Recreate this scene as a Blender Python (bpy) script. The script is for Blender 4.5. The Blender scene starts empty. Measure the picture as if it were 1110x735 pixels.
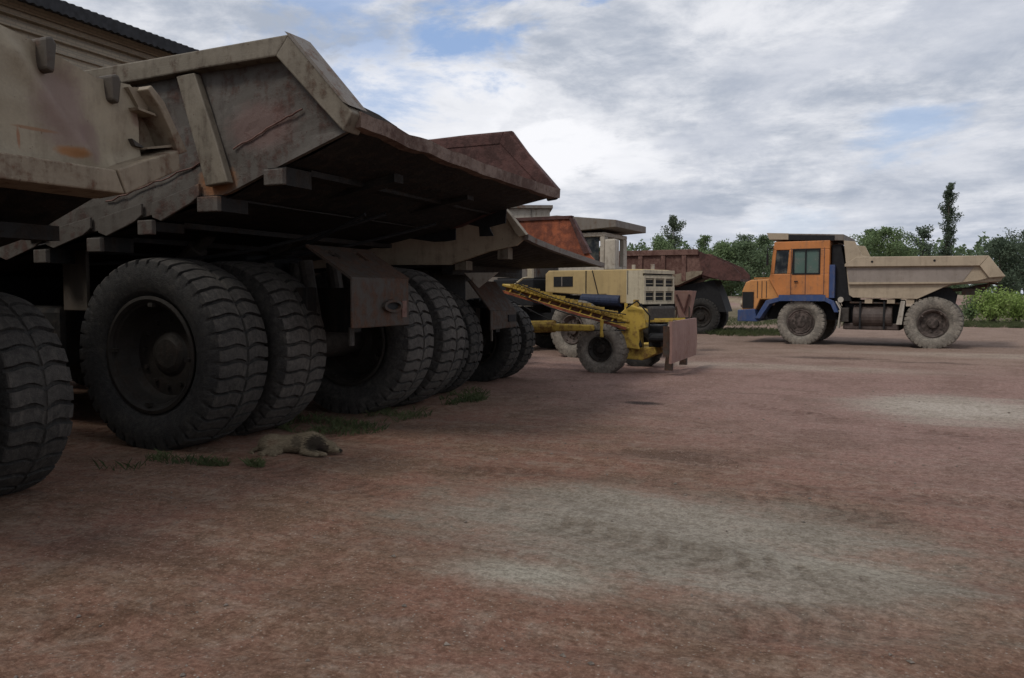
import bpy, bmesh, math, random
from mathutils import Vector, Matrix, noise
R = math.radians
S = bpy.context.scene
COL = S.collection
random.seed(7)

# ------------------------------------------------------------ camera, sky, sun, exposure
cd = bpy.data.cameras.new('camera'); cam = bpy.data.objects.new('camera', cd); COL.objects.link(cam)
cam.location = (0, 0, 1.65)
cam.rotation_euler = (R(90 - 3.333), 0, R(24.09))
cd.sensor_width = 36; cd.lens = 27.57; cd.clip_start = .05; cd.clip_end = 2000
S.camera = cam
S.view_settings.view_transform = 'Standard'; S.view_settings.look = 'None'
S.view_settings.exposure = 0.08; S.view_settings.gamma = 1; S.view_settings.use_curve_mapping = False
S.render.engine = 'CYCLES'
S.cycles.max_bounces = 5; S.cycles.diffuse_bounces = 3; S.cycles.glossy_bounces = 2
S.render.film_transparent = False

SUN_EL, SUN_AZ = 52, 205          # the sun stands high behind the building side
W = bpy.data.worlds.new('World'); S.world = W; W.use_nodes = True


class NT:
    """small helper for writing node trees"""
    def __init__(s, tree):
        s.t = tree; s.n = tree.nodes; s.l = tree.links
    def node(s, kind, props=None, **ins):
        n = s.n.new(kind)
        for k, v in (props or {}).items(): setattr(n, k, v)
        for k, v in ins.items(): s.set(n, k, v)
        return n
    def set(s, n, k, v):
        k2 = k.replace('_', ' ')
        i = n.inputs[int(k[1:])] if (k[0] == 'i' and k[1:].isdigit()) else n.inputs[k2]
        if isinstance(v, bpy.types.NodeSocket): s.l.new(v, i)
        else:
            if hasattr(i.default_value, '__len__') and not isinstance(v, (int, float)):
                v = tuple(v)
                if len(i.default_value) == 4 and len(v) == 3: v = v + (1,)
            i.default_value = v
    def math(s, op, a, b=0.0, c=0.0, clamp=False):
        n = s.node('ShaderNodeMath', dict(operation=op, use_clamp=clamp), i0=a, i1=b)
        if op in ('MULTIPLY_ADD', 'SMOOTH_MIN', 'COMPARE', 'WRAP'): s.set(n, 'i2', c)
        return n.outputs[0]
    def vmath(s, op, a, b=(0, 0, 0)):
        n = s.node('ShaderNodeVectorMath', dict(operation=op), i0=a, i1=b)
        return n.outputs['Value'] if op in ('DISTANCE', 'LENGTH', 'DOT_PRODUCT') else n.outputs[0]
    def noise(s, vec, scale, detail=4, rough=.55, dist=0.0):
        n = s.node('ShaderNodeTexNoise', None, Vector=vec, Scale=scale, Detail=detail, Roughness=rough, Distortion=dist)
        return n.outputs[0]
    def ramp(s, fac, lo, hi, a=0.0, b=1.0, smooth=True):
        n = s.node('ShaderNodeMapRange', dict(interpolation_type='SMOOTHSTEP' if smooth else 'LINEAR'), i0=fac, i1=lo, i2=hi, i3=a, i4=b)
        return n.outputs[0]
    def mix(s, fac, a, b, mode='MIX'):
        n = s.node('ShaderNodeMix', dict(data_type='RGBA', blend_type=mode))
        s.set(n, 'i0', fac); s.set(n, 'i6', a); s.set(n, 'i7', b)
        return n.outputs[2]
    def mapping(s, vec, scale=(1, 1, 1), loc=(0, 0, 0), rot=(0, 0, 0)):
        return s.node('ShaderNodeMapping', None, Vector=vec, Location=loc, Rotation=rot, Scale=scale).outputs[0]


def cam_dir(px, py):
    """direction of a place in the sky, as seen from the yard"""
    y, p = R(24.09), R(3.333)
    fw = Vector((-math.sin(y) * math.cos(p), math.cos(y) * math.cos(p), -math.sin(p)))
    rt = Vector((math.cos(y), math.sin(y), 0)); up = rt.cross(fw)
    return (fw + rt * ((px - 555) / 850) + up * ((367.5 - py) / 850)).normalized()


def build_world():
    t = NT(W.node_tree); t.n.clear()
    out = t.node('ShaderNodeOutputWorld')
    bg = t.node('ShaderNodeBackground', None, Strength=.1)
    t.l.new(bg.outputs[0], out.inputs[0])
    sky = t.node('ShaderNodeTexSky', dict(sky_type='NISHITA', sun_disc=False, sun_elevation=R(SUN_EL), sun_rotation=R(SUN_AZ), air_density=1.2, dust_density=1.5, ozone_density=2.0))
    d = t.node('ShaderNodeTexCoord').outputs['Generated']
    sp = t.node('ShaderNodeSeparateXYZ', None, i0=d)
    z = t.math('ADD', t.math('MAXIMUM', sp.outputs[2], 0.0), .10)
    uv = t.node('ShaderNodeCombineXYZ', None, X=t.math('DIVIDE', sp.outputs[0], z), Y=t.math('DIVIDE', sp.outputs[1], z), Z=0.0).outputs[0]
    big = t.noise(uv, .75, 8, .55, .3)
    med = t.noise(t.mapping(uv, loc=(3.3, 1.7, 0)), 2.6, 12, .66, .25)
    lump = t.noise(t.mapping(d, scale=(6, 6, 15)), 1.0, 12, .64, .25)
    lump2 = t.noise(t.mapping(d, scale=(5, 5, 13), loc=(.7, .2, .4)), 1.0, 9, .62, .3)
    # cloud brightness
    b = t.math('ADD', t.math('MULTIPLY', big, .36), t.math('ADD', t.math('MULTIPLY', med, .24), t.math('MULTIPLY', lump, .44)))
    shade = t.ramp(b, .42, .62)
    cloud = t.mix(shade, (3.9, 4.35, 5.2), (8.0, 8.1, 8.5))
    # bright heaps near the parked rows
    def blob(px, py, r, soft=.6):
        v = cam_dir(px, py)
        dist = t.vmath('DISTANCE', t.mapping(d, scale=(1, 1, 1.9)), (v.x, v.y, v.z * 1.9))
        wob = t.math('MULTIPLY_ADD', t.math('SUBTRACT', lump2, .5), r * 5.0, dist)
        return t.ramp(wob, r * soft, r, 1.0, 0.0)
    for px, py, r, k in ((600, 165, .085, 1.0), (680, 178, .07, .8), (450, 100, .15, .55), (832, 232, .03, .45), (1000, 30, .13, .25), (880, 260, .1, .35), (370, 85, .1, .5), (560, 120, .14, .45)):
        cloud = t.mix(t.math('MULTIPLY', blob(px, py, r, .45), k), cloud, (9.0, 9.05, 9.4))
    for px, py, r, k in ((1000, 170, .18, .35), (850, 90, .2, .4), (700, 235, .12, .5), (1050, 60, .16, .4), (780, 150, .1, .3)):
        cloud = t.mix(t.math('MULTIPLY', blob(px, py, r, .2), k), cloud, (4.4, 4.8, 5.7))
    # gaps of blue
    gap = t.math('MAXIMUM', blob(488, 22, .135, .2), t.math('MULTIPLY', blob(980, 128, .10, .1), .6))
    gap = t.math('MAXIMUM', gap, t.math('MULTIPLY', blob(370, 10, .20, .15), .75))
    gap = t.math('MAXIMUM', gap, t.math('MULTIPLY', blob(860, 238, .05, .1), .35))
    gap = t.math('MAXIMUM', gap, t.ramp(b, .34, .40, .75, 0.0))
    blue = t.mix(.55, t.mix(1.0, sky.outputs[0], (1.25, 1.25, 1.25), 'MULTIPLY'), (3.3, 4.6, 7.6))
    c = t.mix(gap, cloud, blue)
    # bluish air low over the horizon
    c = t.mix(t.ramp(sp.outputs[2], .0, .12, .35, 0.0), c, (4.9, 5.5, 6.8))
    t.l.new(c, bg.inputs[0])


build_world()
sd = bpy.data.lights.new('sun', 'SUN'); sd.energy = 1.5; sd.angle = R(14); sd.color = (1, .95, .88)
sun = bpy.data.objects.new('sun', sd); COL.objects.link(sun)
# sun direction: azimuth measured like the sky texture's rotation
sun.rotation_euler = (R(90 - SUN_EL), 0, R(180 - SUN_AZ))


# ------------------------------------------------------------ materials
def new_mat(name):
    m = bpy.data.materials.new(name); m.use_nodes = True
    t = NT(m.node_tree)
    p = m.node_tree.nodes['Principled BSDF']
    return m, t, p


def bump(t, p, h, strength, dist):
    b = t.node('ShaderNodeBump', None, Strength=strength, Distance=dist, Height=h)
    t.l.new(b.outputs[0], p.inputs['Normal'])


def paint(name, base, rust=(.13, .055, .03), amount=.25, dirt=(.12, .09, .065), dirt_amt=.35, rough=.6, dent=.5, stains=(), lines=()):
    """old paint: colour drift, dust, streaks running down, rust patches and specks, dents.
    stains: (x,y,z, sx,sy,sz, colour, strength) marks with a place of their own on the part"""
    m, t, p = new_mat(name)
    o = t.node('ShaderNodeTexCoord').outputs['Object']
    n1 = t.noise(o, 1.3, 5, .6); n2 = t.noise(o, 9, 6, .65); n3 = t.noise(o, 45, 3, .6)
    st = t.noise(t.mapping(o, scale=(6, 6, .7)), 1.4, 5, .6)
    c = t.mix(t.ramp(n1, .3, .7), base, tuple(x * .78 for x in base))
    c = t.mix(t.ramp(n3, .35, .75, 0, .22), c, tuple(min(1, x * 1.18) for x in base))
    c = t.mix(t.ramp(t.math('ADD', t.math('MULTIPLY', st, .6), t.math('MULTIPLY', n2, .4)), .45, .68, 0, dirt_amt), c, dirt)
    thr = .72 - amount * .5
    rmask = t.math('ADD', t.math('MULTIPLY', n1, .35), t.math('ADD', t.math('MULTIPLY', n2, .45), t.math('MULTIPLY', st, .2)))
    rm = t.ramp(rmask, thr - .09, thr + .06, 0, .8)
    rm = t.math('MAXIMUM', rm, t.ramp(t.noise(o, 28, 2, .5), .76 - amount * .2, .8 - amount * .2, 0, .7))
    rc = t.mix(t.ramp(n3, .3, .7), rust, tuple(x * .5 for x in rust))
    c = t.mix(rm, c, rc)
    for (x, y, z, sx, sy, sz, colr, k) in stains:
        v = t.vmath('LENGTH', t.vmath('DIVIDE', t.vmath('SUBTRACT', o, (x, y, z)), (sx, sy, sz)))
        v = t.math('MULTIPLY_ADD', t.math('SUBTRACT', n2, .5), .9, v)
        c = t.mix(t.ramp(v, .45, 1.0, k, 0), c, colr)
    t.set(p, 'Base_Color', c)
    t.set(p, 'Roughness', t.ramp(rm, 0, 1, rough, .92, False))
    p.inputs['Specular IOR Level'].default_value = .25
    h = t.math('ADD', t.math('MULTIPLY', t.noise(o, 2.2, 2, .4), dent), t.math('MULTIPLY', t.math('ADD', n2, rm), .06))
    h = t.math('ADD', h, t.math('MULTIPLY', n3, .025))
    bump(t, p, h, .55, .12)
    return m


def rubber(name, dust=.25, dustcol=(.13, .105, .08), base=(.0125, .0125, .0125)):
    m, t, p = new_mat(name)
    o = t.node('ShaderNodeTexCoord').outputs['Object']
    n1 = t.noise(o, 3, 5, .6); n2 = t.noise(o, 22, 5, .65)
    c = t.mix(t.ramp(n2, .35, .7), base, tuple(x * 1.9 for x in base))
    c = t.mix(t.ramp(t.math('ADD', t.math('MULTIPLY', n1, .5), t.math('MULTIPLY', n2, .5)), .36, .68, dust * .4, min(1, dust * 1.5)), c, dustcol)
    streak = t.noise(t.mapping(o, scale=(3, 9, 3)), 2.2, 5, .7)
    c = t.mix(t.ramp(streak, .5, .68, 0, min(.8, dust + .15)), c, tuple(x * 1.15 for x in dustcol))
    c = t.mix(t.ramp(t.noise(o, 60, 3, .6), .6, .72, 0, .4), c, tuple(x * 1.3 for x in dustcol))
    t.set(p, 'Base_Color', c); p.inputs['Roughness'].default_value = .85
    p.inputs['Specular IOR Level'].default_value = .3
    bump(t, p, t.math('ADD', n2, t.noise(o, 80, 3, .6)), .7, .014)
    return m


def plain(name, col, rough=.7, metal=0.0, var=.3, bumpd=.01, scale=14):
    m, t, p = new_mat(name)
    o = t.node('ShaderNodeTexCoord').outputs['Object']
    n = t.noise(o, scale, 5, .65)
    t.set(p, 'Base_Color', t.mix(t.ramp(n, .3, .7), tuple(x * (1 - var) for x in col), tuple(min(1, x * (1 + var)) for x in col)))
    p.inputs['Roughness'].default_value = rough; p.inputs['Metallic'].default_value = metal
    p.inputs['Specular IOR Level'].default_value = .3
    bump(t, p, n, .5, bumpd)
    return m


def glass(name, col=(.02, .025, .03)):
    m, t, p = new_mat(name)
    o = t.node('ShaderNodeTexCoord').outputs['Object']
    n = t.noise(o, 4, 4, .6)
    t.set(p, 'Base_Color', t.mix(t.ramp(n, .4, .7, 0, .6), col, (.12, .12, .1)))
    t.set(p, 'Roughness', t.ramp(n, .3, .7, .08, .35))
    return m


def leaf_mat(name, a, b):
    m, t, p = new_mat(name)
    o = t.node('ShaderNodeTexCoord').outputs['Object']
    n = t.noise(o, 1.1, 3, .6); n2 = t.noise(o, 13, 2, .6)
    f = t.math('ADD', t.math('MULTIPLY', n, .6), t.math('MULTIPLY', n2, .4))
    c = t.mix(t.ramp(f, .38, .62), a, b)
    t.set(p, 'Base_Color', c); p.inputs['Roughness'].default_value = .7
    p.inputs['Specular IOR Level'].default_value = .2
    tr = t.node('ShaderNodeBsdfTranslucent', None, Color=c)
    mx = t.node('ShaderNodeMixShader', None, i0=.3)
    t.l.new(p.outputs[0], mx.inputs[1]); t.l.new(tr.outputs[0], mx.inputs[2])
    t.l.new(mx.outputs[0], t.n['Material Output'].inputs[0])
    return m


def ground_mat():
    m, t, p = new_mat('gravel_ground')
    o = t.node('ShaderNodeNewGeometry').outputs['Position']
    sp = t.node('ShaderNodeSeparateXYZ', None, i0=o)
    flat = t.node('ShaderNodeCombineXYZ', None, X=sp.outputs[0], Y=sp.outputs[1], Z=0.0).outputs[0]
    n0 = t.noise(flat, .22, 5, .6, .4); n1 = t.noise(flat, .9, 7, .65, .1); n2 = t.noise(flat, 6, 6, .7); n3 = t.noise(flat, 40, 5, .75); n4 = t.noise(flat, 150, 3, .7)
    rot = t.mapping(flat, rot=(0, 0, R(28)), scale=(.35, 2.4, 1))
    track = t.noise(rot, 1.1, 6, .68, .2)
    rot2 = t.mapping(flat, rot=(0, 0, R(-14)), scale=(.25, 3.0, 1))
    track2 = t.noise(rot2, .9, 6, .68, .2)
    brown, red, mauve, tan, grey, pale = (.222, .142, .098), (.238, .128, .092), (.318, .208, .182), (.31, .235, .18), (.325, .30, .25), (.50, .465, .395)
    c = t.mix(t.ramp(n1, .38, .62), brown, red)
    c = t.mix(t.ramp(t.math('ADD', t.math('MULTIPLY', track, .5), t.math('MULTIPLY', n2, .5)), .47, .62, 0, .6), c, tan)
    c = t.mix(t.ramp(t.math('ADD', t.math('MULTIPLY', track2, .55), t.math('MULTIPLY', n2, .45)), .48, .62, 0, .6), c, (.15, .092, .07))
    # towards the far right the gravel is paler and pinker
    far = t.math('ADD', sp.outputs[1], t.math('MULTIPLY', sp.outputs[0], .9))
    c = t.mix(t.ramp(t.math('MULTIPLY_ADD', n0, 4.0, far), 6.5, 13, 0, .75), c, mauve)
    c = t.mix(t.ramp(t.math('MULTIPLY_ADD', n1, 6.0, sp.outputs[1]), 19, 27, 0, .6), c, tan)
    c = t.mix(t.ramp(n2, .5, .75, 0, .4), c, (.32, .25, .20))
    def patch(x, y, sx, sy, ang, col, k, wob=1.1):
        nonlocal c
        v = t.mapping(t.vmath('SUBTRACT', flat, (x, y, 0)), rot=(0, 0, R(ang)), scale=(1 / sx, 1 / sy, 1))
        l = t.vmath('LENGTH', v)
        l = t.math('ADD', l, t.math('MULTIPLY', t.math('SUBTRACT', n1, .5), wob))
        l = t.math('ADD', l, t.math('MULTIPLY', t.math('SUBTRACT', n2, .5), wob * .8))
        l = t.math('ADD', l, t.math('MULTIPLY', t.math('SUBTRACT', track, .5), wob * .9))
        c = t.mix(t.ramp(l, .35, 1.15, k, 0), c, col)
    patch(-1.25, 5.4, 2.1, 1.25, -24, grey, .9, 1.5)
    patch(-.40, 4.75, 1.1, .9, -24, grey, .7, 1.5)
    patch(-1.75, 4.15, .7, .35, -15, (.36, .34, .28), .9)
    patch(.0, 5.1, .5, .25, -24, (.36, .33, .27), .7)
    patch(1.25, 12.8, 1.75, 1.9, -24, pale, .75)
    patch(2.6, 9.0, 1.2, .5, -24, (.36, .3, .25), .6)
    patch(-2.5, 18.5, 5, 1.0, -20, (.40, .33, .27), .7)
    patch(6, 24, 9, 1.2, -22, (.42, .35, .285), .7)
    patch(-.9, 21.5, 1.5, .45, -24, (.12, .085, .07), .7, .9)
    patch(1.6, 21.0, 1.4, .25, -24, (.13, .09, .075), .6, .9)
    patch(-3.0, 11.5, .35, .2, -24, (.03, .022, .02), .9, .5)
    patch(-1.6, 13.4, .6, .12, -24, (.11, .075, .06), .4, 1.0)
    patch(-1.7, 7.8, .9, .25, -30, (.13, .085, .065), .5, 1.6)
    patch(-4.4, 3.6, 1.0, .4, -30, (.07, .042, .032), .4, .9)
    # grass and weeds beyond the yard and along the row of trucks
    g = t.ramp(t.math('MULTIPLY_ADD', n1, 9.0, t.math('ADD', sp.outputs[1], t.math('MULTIPLY', sp.outputs[0], -.42))), 47, 54, 0, .75)
    g = t.math('MULTIPLY', g, t.ramp(n2, .35, .6, .45, 1.0))
    c = t.mix(g, c, (.075, .095, .035))
    # sand and pink gravel of the far bank
    c = t.mix(t.ramp(sp.outputs[2], .25, .7, 0, .9), c, t.mix(t.ramp(n0, .4, .6), (.36, .24, .22), (.42, .34, .25)))
    c = t.mix(t.ramp(n3, .36, .62, .5, 0), c, t.mix(1.0, c, (.42, .39, .37), 'MULTIPLY'))
    n5 = t.noise(flat, 15, 6, .75, 0)
    c = t.mix(t.ramp(t.math('ADD', t.math('MULTIPLY', n1, .6), t.math('MULTIPLY', n2, .4)), .42, .54, .5, 0), c, t.mix(1.0, c, (.58, .52, .48), 'MULTIPLY'))
    c = t.mix(t.ramp(n5, .40, .56, .6, 0), c, t.mix(1.0, c, (.5, .46, .43), 'MULTIPLY'))
    c = t.mix(t.ramp(n3, .54, .7, 0, .35), c, (.40, .32, .26))
    c = t.mix(t.ramp(n4, .62, .8, 0, .3), c, (.45, .38, .32))
    vo = t.node('ShaderNodeTexVoronoi', dict(feature='F1'), Vector=flat, Scale=42.0)
    peb = t.ramp(vo.outputs['Distance'], .16, .34, 1, 0)
    sel = t.node('ShaderNodeSeparateColor', None, i0=vo.outputs['Color'])
    pm = t.math('MULTIPLY', peb, t.ramp(sel.outputs[0], .70, .74))
    c = t.mix(t.math('MULTIPLY', pm, .65), c, t.mix(sel.outputs[1], (.12, .085, .07), (.42, .37, .31)))
    # tyre tracks: paired bands of pressed lugs crossing the yard
    th = 0.0
    for ang, off, wob_s in ((30, 1.7, .35), (30, 2.9, .35), (24, 3.9, .3), (-12, 4.6, .4), (-12, 6.1, .4), (8, 6.9, .3), (52, .6, .3), (-30, 9.5, .3)):
        ca, sa = math.cos(R(ang)), math.sin(R(ang))
        across = t.math('ADD', t.math('MULTIPLY', sp.outputs[0], -sa), t.math('MULTIPLY', sp.outputs[1], ca))
        along = t.math('ADD', t.math('MULTIPLY', sp.outputs[0], ca), t.math('MULTIPLY', sp.outputs[1], sa))
        dd = t.math('ABSOLUTE', t.math('ADD', t.math('SUBTRACT', across, off), t.math('MULTIPLY', t.math('SUBTRACT', n1, .5), wob_s)))
        band = t.ramp(dd, .17, .25, 1, 0)
        lug = t.ramp(t.math('SINE', t.math('ADD', t.math('MULTIPLY', along, 34.0), t.math('MULTIPLY', dd, 16.0))), -.3, .5)
        worn = t.ramp(t.noise(t.mapping(flat, loc=(off, ang, 0)), .9, 3, .6), .44, .58)
        th = t.math('MAXIMUM', th, t.math('MULTIPLY', t.math('MULTIPLY', band, worn), t.math('ADD', .35, t.math('MULTIPLY', lug, .65))))
    c = t.mix(t.math('MULTIPLY', th, .50), c, t.mix(1.0, c, (.5, .44, .4), 'MULTIPLY'))
    t.set(p, 'Base_Color', c)
    p.inputs['Roughness'].default_value = .95; p.inputs['Specular IOR Level'].default_value = .15
    h = t.math('ADD', t.math('MULTIPLY', n5, .035), t.math('MULTIPLY', n2, .05))
    h = t.math('ADD', h, t.math('ADD', t.math('MULTIPLY', n3, .016), t.math('MULTIPLY', n4, .006)))
    h = t.math('ADD', h, t.math('MULTIPLY', t.math('ADD', track, track2), .06))
    h = t.math('ADD', t.math('SUBTRACT', h, t.math('MULTIPLY', th, .03)), t.math('MULTIPLY', pm, .012))
    b = t.node('ShaderNodeBump', None, Strength=.6, Distance=1.0, Height=h)
    t.l.new(b.outputs[0], p.inputs['Normal'])
    return m


PURPLE = (.17, .115, .10)
M = dict(
    ground=ground_mat(),
    tailgate=paint('beige_tailgate_paint', (.29, .245, .175), amount=.1, dirt=(.13, .095, .065), dirt_amt=.55, dent=.7, stains=[
        (0, 3.95, 3.0, .5, .30, .42, PURPLE, .8), (0, 4.15, 2.80, .5, .13, .22, PURPLE, .7), (0, 3.98, 2.68, .5, .17, .05, (.26, .12, .045), .9), (0, 3.72, 2.80, .5, .2, .018, (.2, .1, .05), .75), (0, 3.60, 2.72, .5, .015, .1, (.22, .1, .05), .8),
        (0, 4.62, 3.05, .5, .12, .1, (.14, .08, .06), .7)]),
    beige_rail=paint('beige_rail_paint', (.235, .19, .135), amount=.24, dirt=(.09, .065, .045), dirt_amt=.7),
    body_grey=paint('grey_beige_body_paint', (.095, .084, .072), rust=(.085, .042, .032), amount=.3, dirt=(.045, .036, .03), dirt_amt=.75, stains=[
        (.95, -2.3, 2.75, .28, .9, .2, (.28, .12, .045), .8), (1.5, -2.3, 3.25, .5, .9, .3, (.13, .07, .06), .55), (.2, -2.3, 3.2, .3, .9, .4, (.12, .08, .07), .4)]),
    rail_grey=paint('grey_beige_rail_paint', (.17, .145, .11), rust=(.10, .055, .035), amount=.26, dirt=(.065, .05, .036), dirt_amt=.8),
    lip_brown=paint('worn_lip_steel', (.17, .118, .092), rust=(.09, .05, .04), amount=.38, dirt_amt=.3),
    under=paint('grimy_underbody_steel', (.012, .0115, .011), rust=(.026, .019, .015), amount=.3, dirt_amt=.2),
    rust_dark=paint('dark_red_rust', (.10, .045, .038), rust=(.06, .032, .028), amount=.4, dirt=(.12, .07, .06)),
    rust_orange=paint('orange_rust', (.34, .10, .045), rust=(.17, .06, .04), amount=.45, dirt=(.2, .07, .05), dirt_amt=.5),
    rust_brown=paint('brown_rust', (.17, .095, .075), rust=(.11, .05, .04), amount=.4),
    box_rust=paint('rusty_hitch_steel', (.05, .042, .035), rust=(.10, .05, .03), amount=.42, dirt=(.03, .024, .02), dirt_amt=.7),
    beige3=paint('pale_beige_body_paint', (.34, .285, .205), amount=.18, dirt_amt=.6),
    tan6=paint('tan_body_paint', (.40, .325, .235), amount=.08, dirt_amt=.3, dent=.3),
    tan6b=paint('dusty_panel_paint', (.27, .23, .20), amount=.12, dirt_amt=.3, dent=.3),
    orange=paint('orange_cab_paint', (.52, .20, .065), amount=.16, dirt=(.22, .13, .08), dirt_amt=.5, rough=.5, dent=.15),
    orange_light=paint('light_orange_hood_paint', (.60, .27, .09), amount=.12, dirt=(.26, .15, .09), dirt_amt=.45, rough=.5, dent=.15),
    blue=paint('blue_fender_paint', (.045, .075, .18), amount=.16, dirt=(.12, .12, .14), dirt_amt=.5, rough=.5, dent=.15),
    cream=paint('cream_hood_paint', (.44, .325, .155), amount=.14, dirt_amt=.25, dent=.2),
    cream_white=paint('cream_grille_paint', (.50, .44, .32), amount=.14, dirt_amt=.5, dent=.1),
    yellow=paint('yellow_machine_paint', (.44, .30, .055), amount=.3, dirt=(.2, .12, .05), dirt_amt=.5, dent=.3),
    pink_plate=paint('faded_red_blade_paint', (.26, .155, .13), rust=(.28, .13, .08), amount=.25, dirt=(.36, .27, .22), dent=.3),
    canopy=paint('grey_canopy_paint', (.17, .15, .13), amount=.25, dirt_amt=.6, dent=.2),
    pillar=paint('pale_cab_paint', (.42, .38, .32), amount=.2, dirt_amt=.5, dent=.2),
    black=plain('dark_steel', (.011, .011, .012), .75),
    navy=plain('dark_navy_paint', (.02, .028, .055), .6),
    lug=paint('dark_hinge_steel', (.07, .058, .046), rust=(.09, .05, .035), amount=.25),
    greasy=plain('greasy_steel', (.045, .038, .032), .6),
    rim=paint('rusty_wheel_rim', (.022, .019, .016), rust=(.03, .02, .015), amount=.3, dirt=(.045, .038, .03), dirt_amt=.4),
    tank=paint('greasy_brown_tank', (.07, .052, .045), rust=(.05, .035, .028), amount=.2, dirt=(.14, .11, .095), dirt_amt=.5),
    rim6=paint('dusty_reddish_rim', (.12, .092, .08), rust=(.03, .024, .02), amount=.42),
    tyre=rubber('old_tyre_rubber', .16, (.07, .06, .048)),
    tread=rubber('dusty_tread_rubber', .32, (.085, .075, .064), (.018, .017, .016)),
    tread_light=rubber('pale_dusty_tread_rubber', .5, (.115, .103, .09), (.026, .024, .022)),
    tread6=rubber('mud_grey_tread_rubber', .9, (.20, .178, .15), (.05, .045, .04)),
    tyre_dusty=rubber('grey_dusty_casing_rubber', .3, (.09, .078, .066)),
    tyre6=rubber('mud_grey_tyre_rubber', 1.0, (.25, .22, .182)),
    glass=glass('dirty_glass'),
    glass_green=glass('greenish_side_glass', (.09, .14, .12)),
    roof=plain('dark_corrugated_sheet', (.028, .029, .032), .85, var=.35, scale=5),
    trunk=plain('tree_bark', (.09, .075, .06), .9),
    birch=plain('pale_bark', (.3, .28, .25), .9),
    stone=plain('gravel_stone', (.15, .125, .105), .9, var=.5),
)


def wall_mat():
    m, t, p = new_mat('beige_brick_wall')
    o = t.node('ShaderNodeTexCoord').outputs['Object']
    v = t.mapping(o, rot=(R(90), 0, R(90)))
    sp = t.node('ShaderNodeSeparateXYZ', None, i0=o)
    v = t.node('ShaderNodeCombineXYZ', None, X=t.math('ADD', sp.outputs[1], sp.outputs[0]), Y=sp.outputs[2], Z=0.0).outputs[0]
    b = t.node('ShaderNodeTexBrick', None, Vector=v, Color1=(.42, .37, .28, 1), Color2=(.36, .31, .24, 1), Mortar=(.27, .25, .21, 1), Scale=1.0, Mortar_Size=.012, Brick_Width=.25, Row_Height=.077)
    n = t.noise(o, 1.2, 5, .6)
    t.set(p, 'Base_Color', t.mix(t.ramp(n, .4, .7, 0, .4), b.outputs[0], (.28, .23, .17)))
    p.inputs['Roughness'].default_value = .9
    bump(t, p, b.outputs[1], -.4, .01)
    return m


M['wall'] = wall_mat()


# ------------------------------------------------------------ object helpers
def tag(o, label=None, cat=None, group=None, kind=None):
    if label: o['label'] = label
    if cat: o['category'] = cat
    if group: o['group'] = group
    if kind: o['kind'] = kind
    return o


def empty(name, loc=(0, 0, 0), rz=0.0, parent=None):
    o = bpy.data.objects.new(name, None); COL.objects.link(o)
    o.location = loc; o.rotation_euler = (0, 0, rz); o.empty_display_size = .2
    if parent: o.parent = parent
    return o


def link(name, me, mat, parent=None, loc=(0, 0, 0), rot=(0, 0, 0)):
    o = bpy.data.objects.new(name, me); COL.objects.link(o)
    o.location = loc; o.rotation_euler = rot
    if mat is not None and not me.materials: me.materials.append(mat)
    if parent: o.parent = parent
    return o


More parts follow.
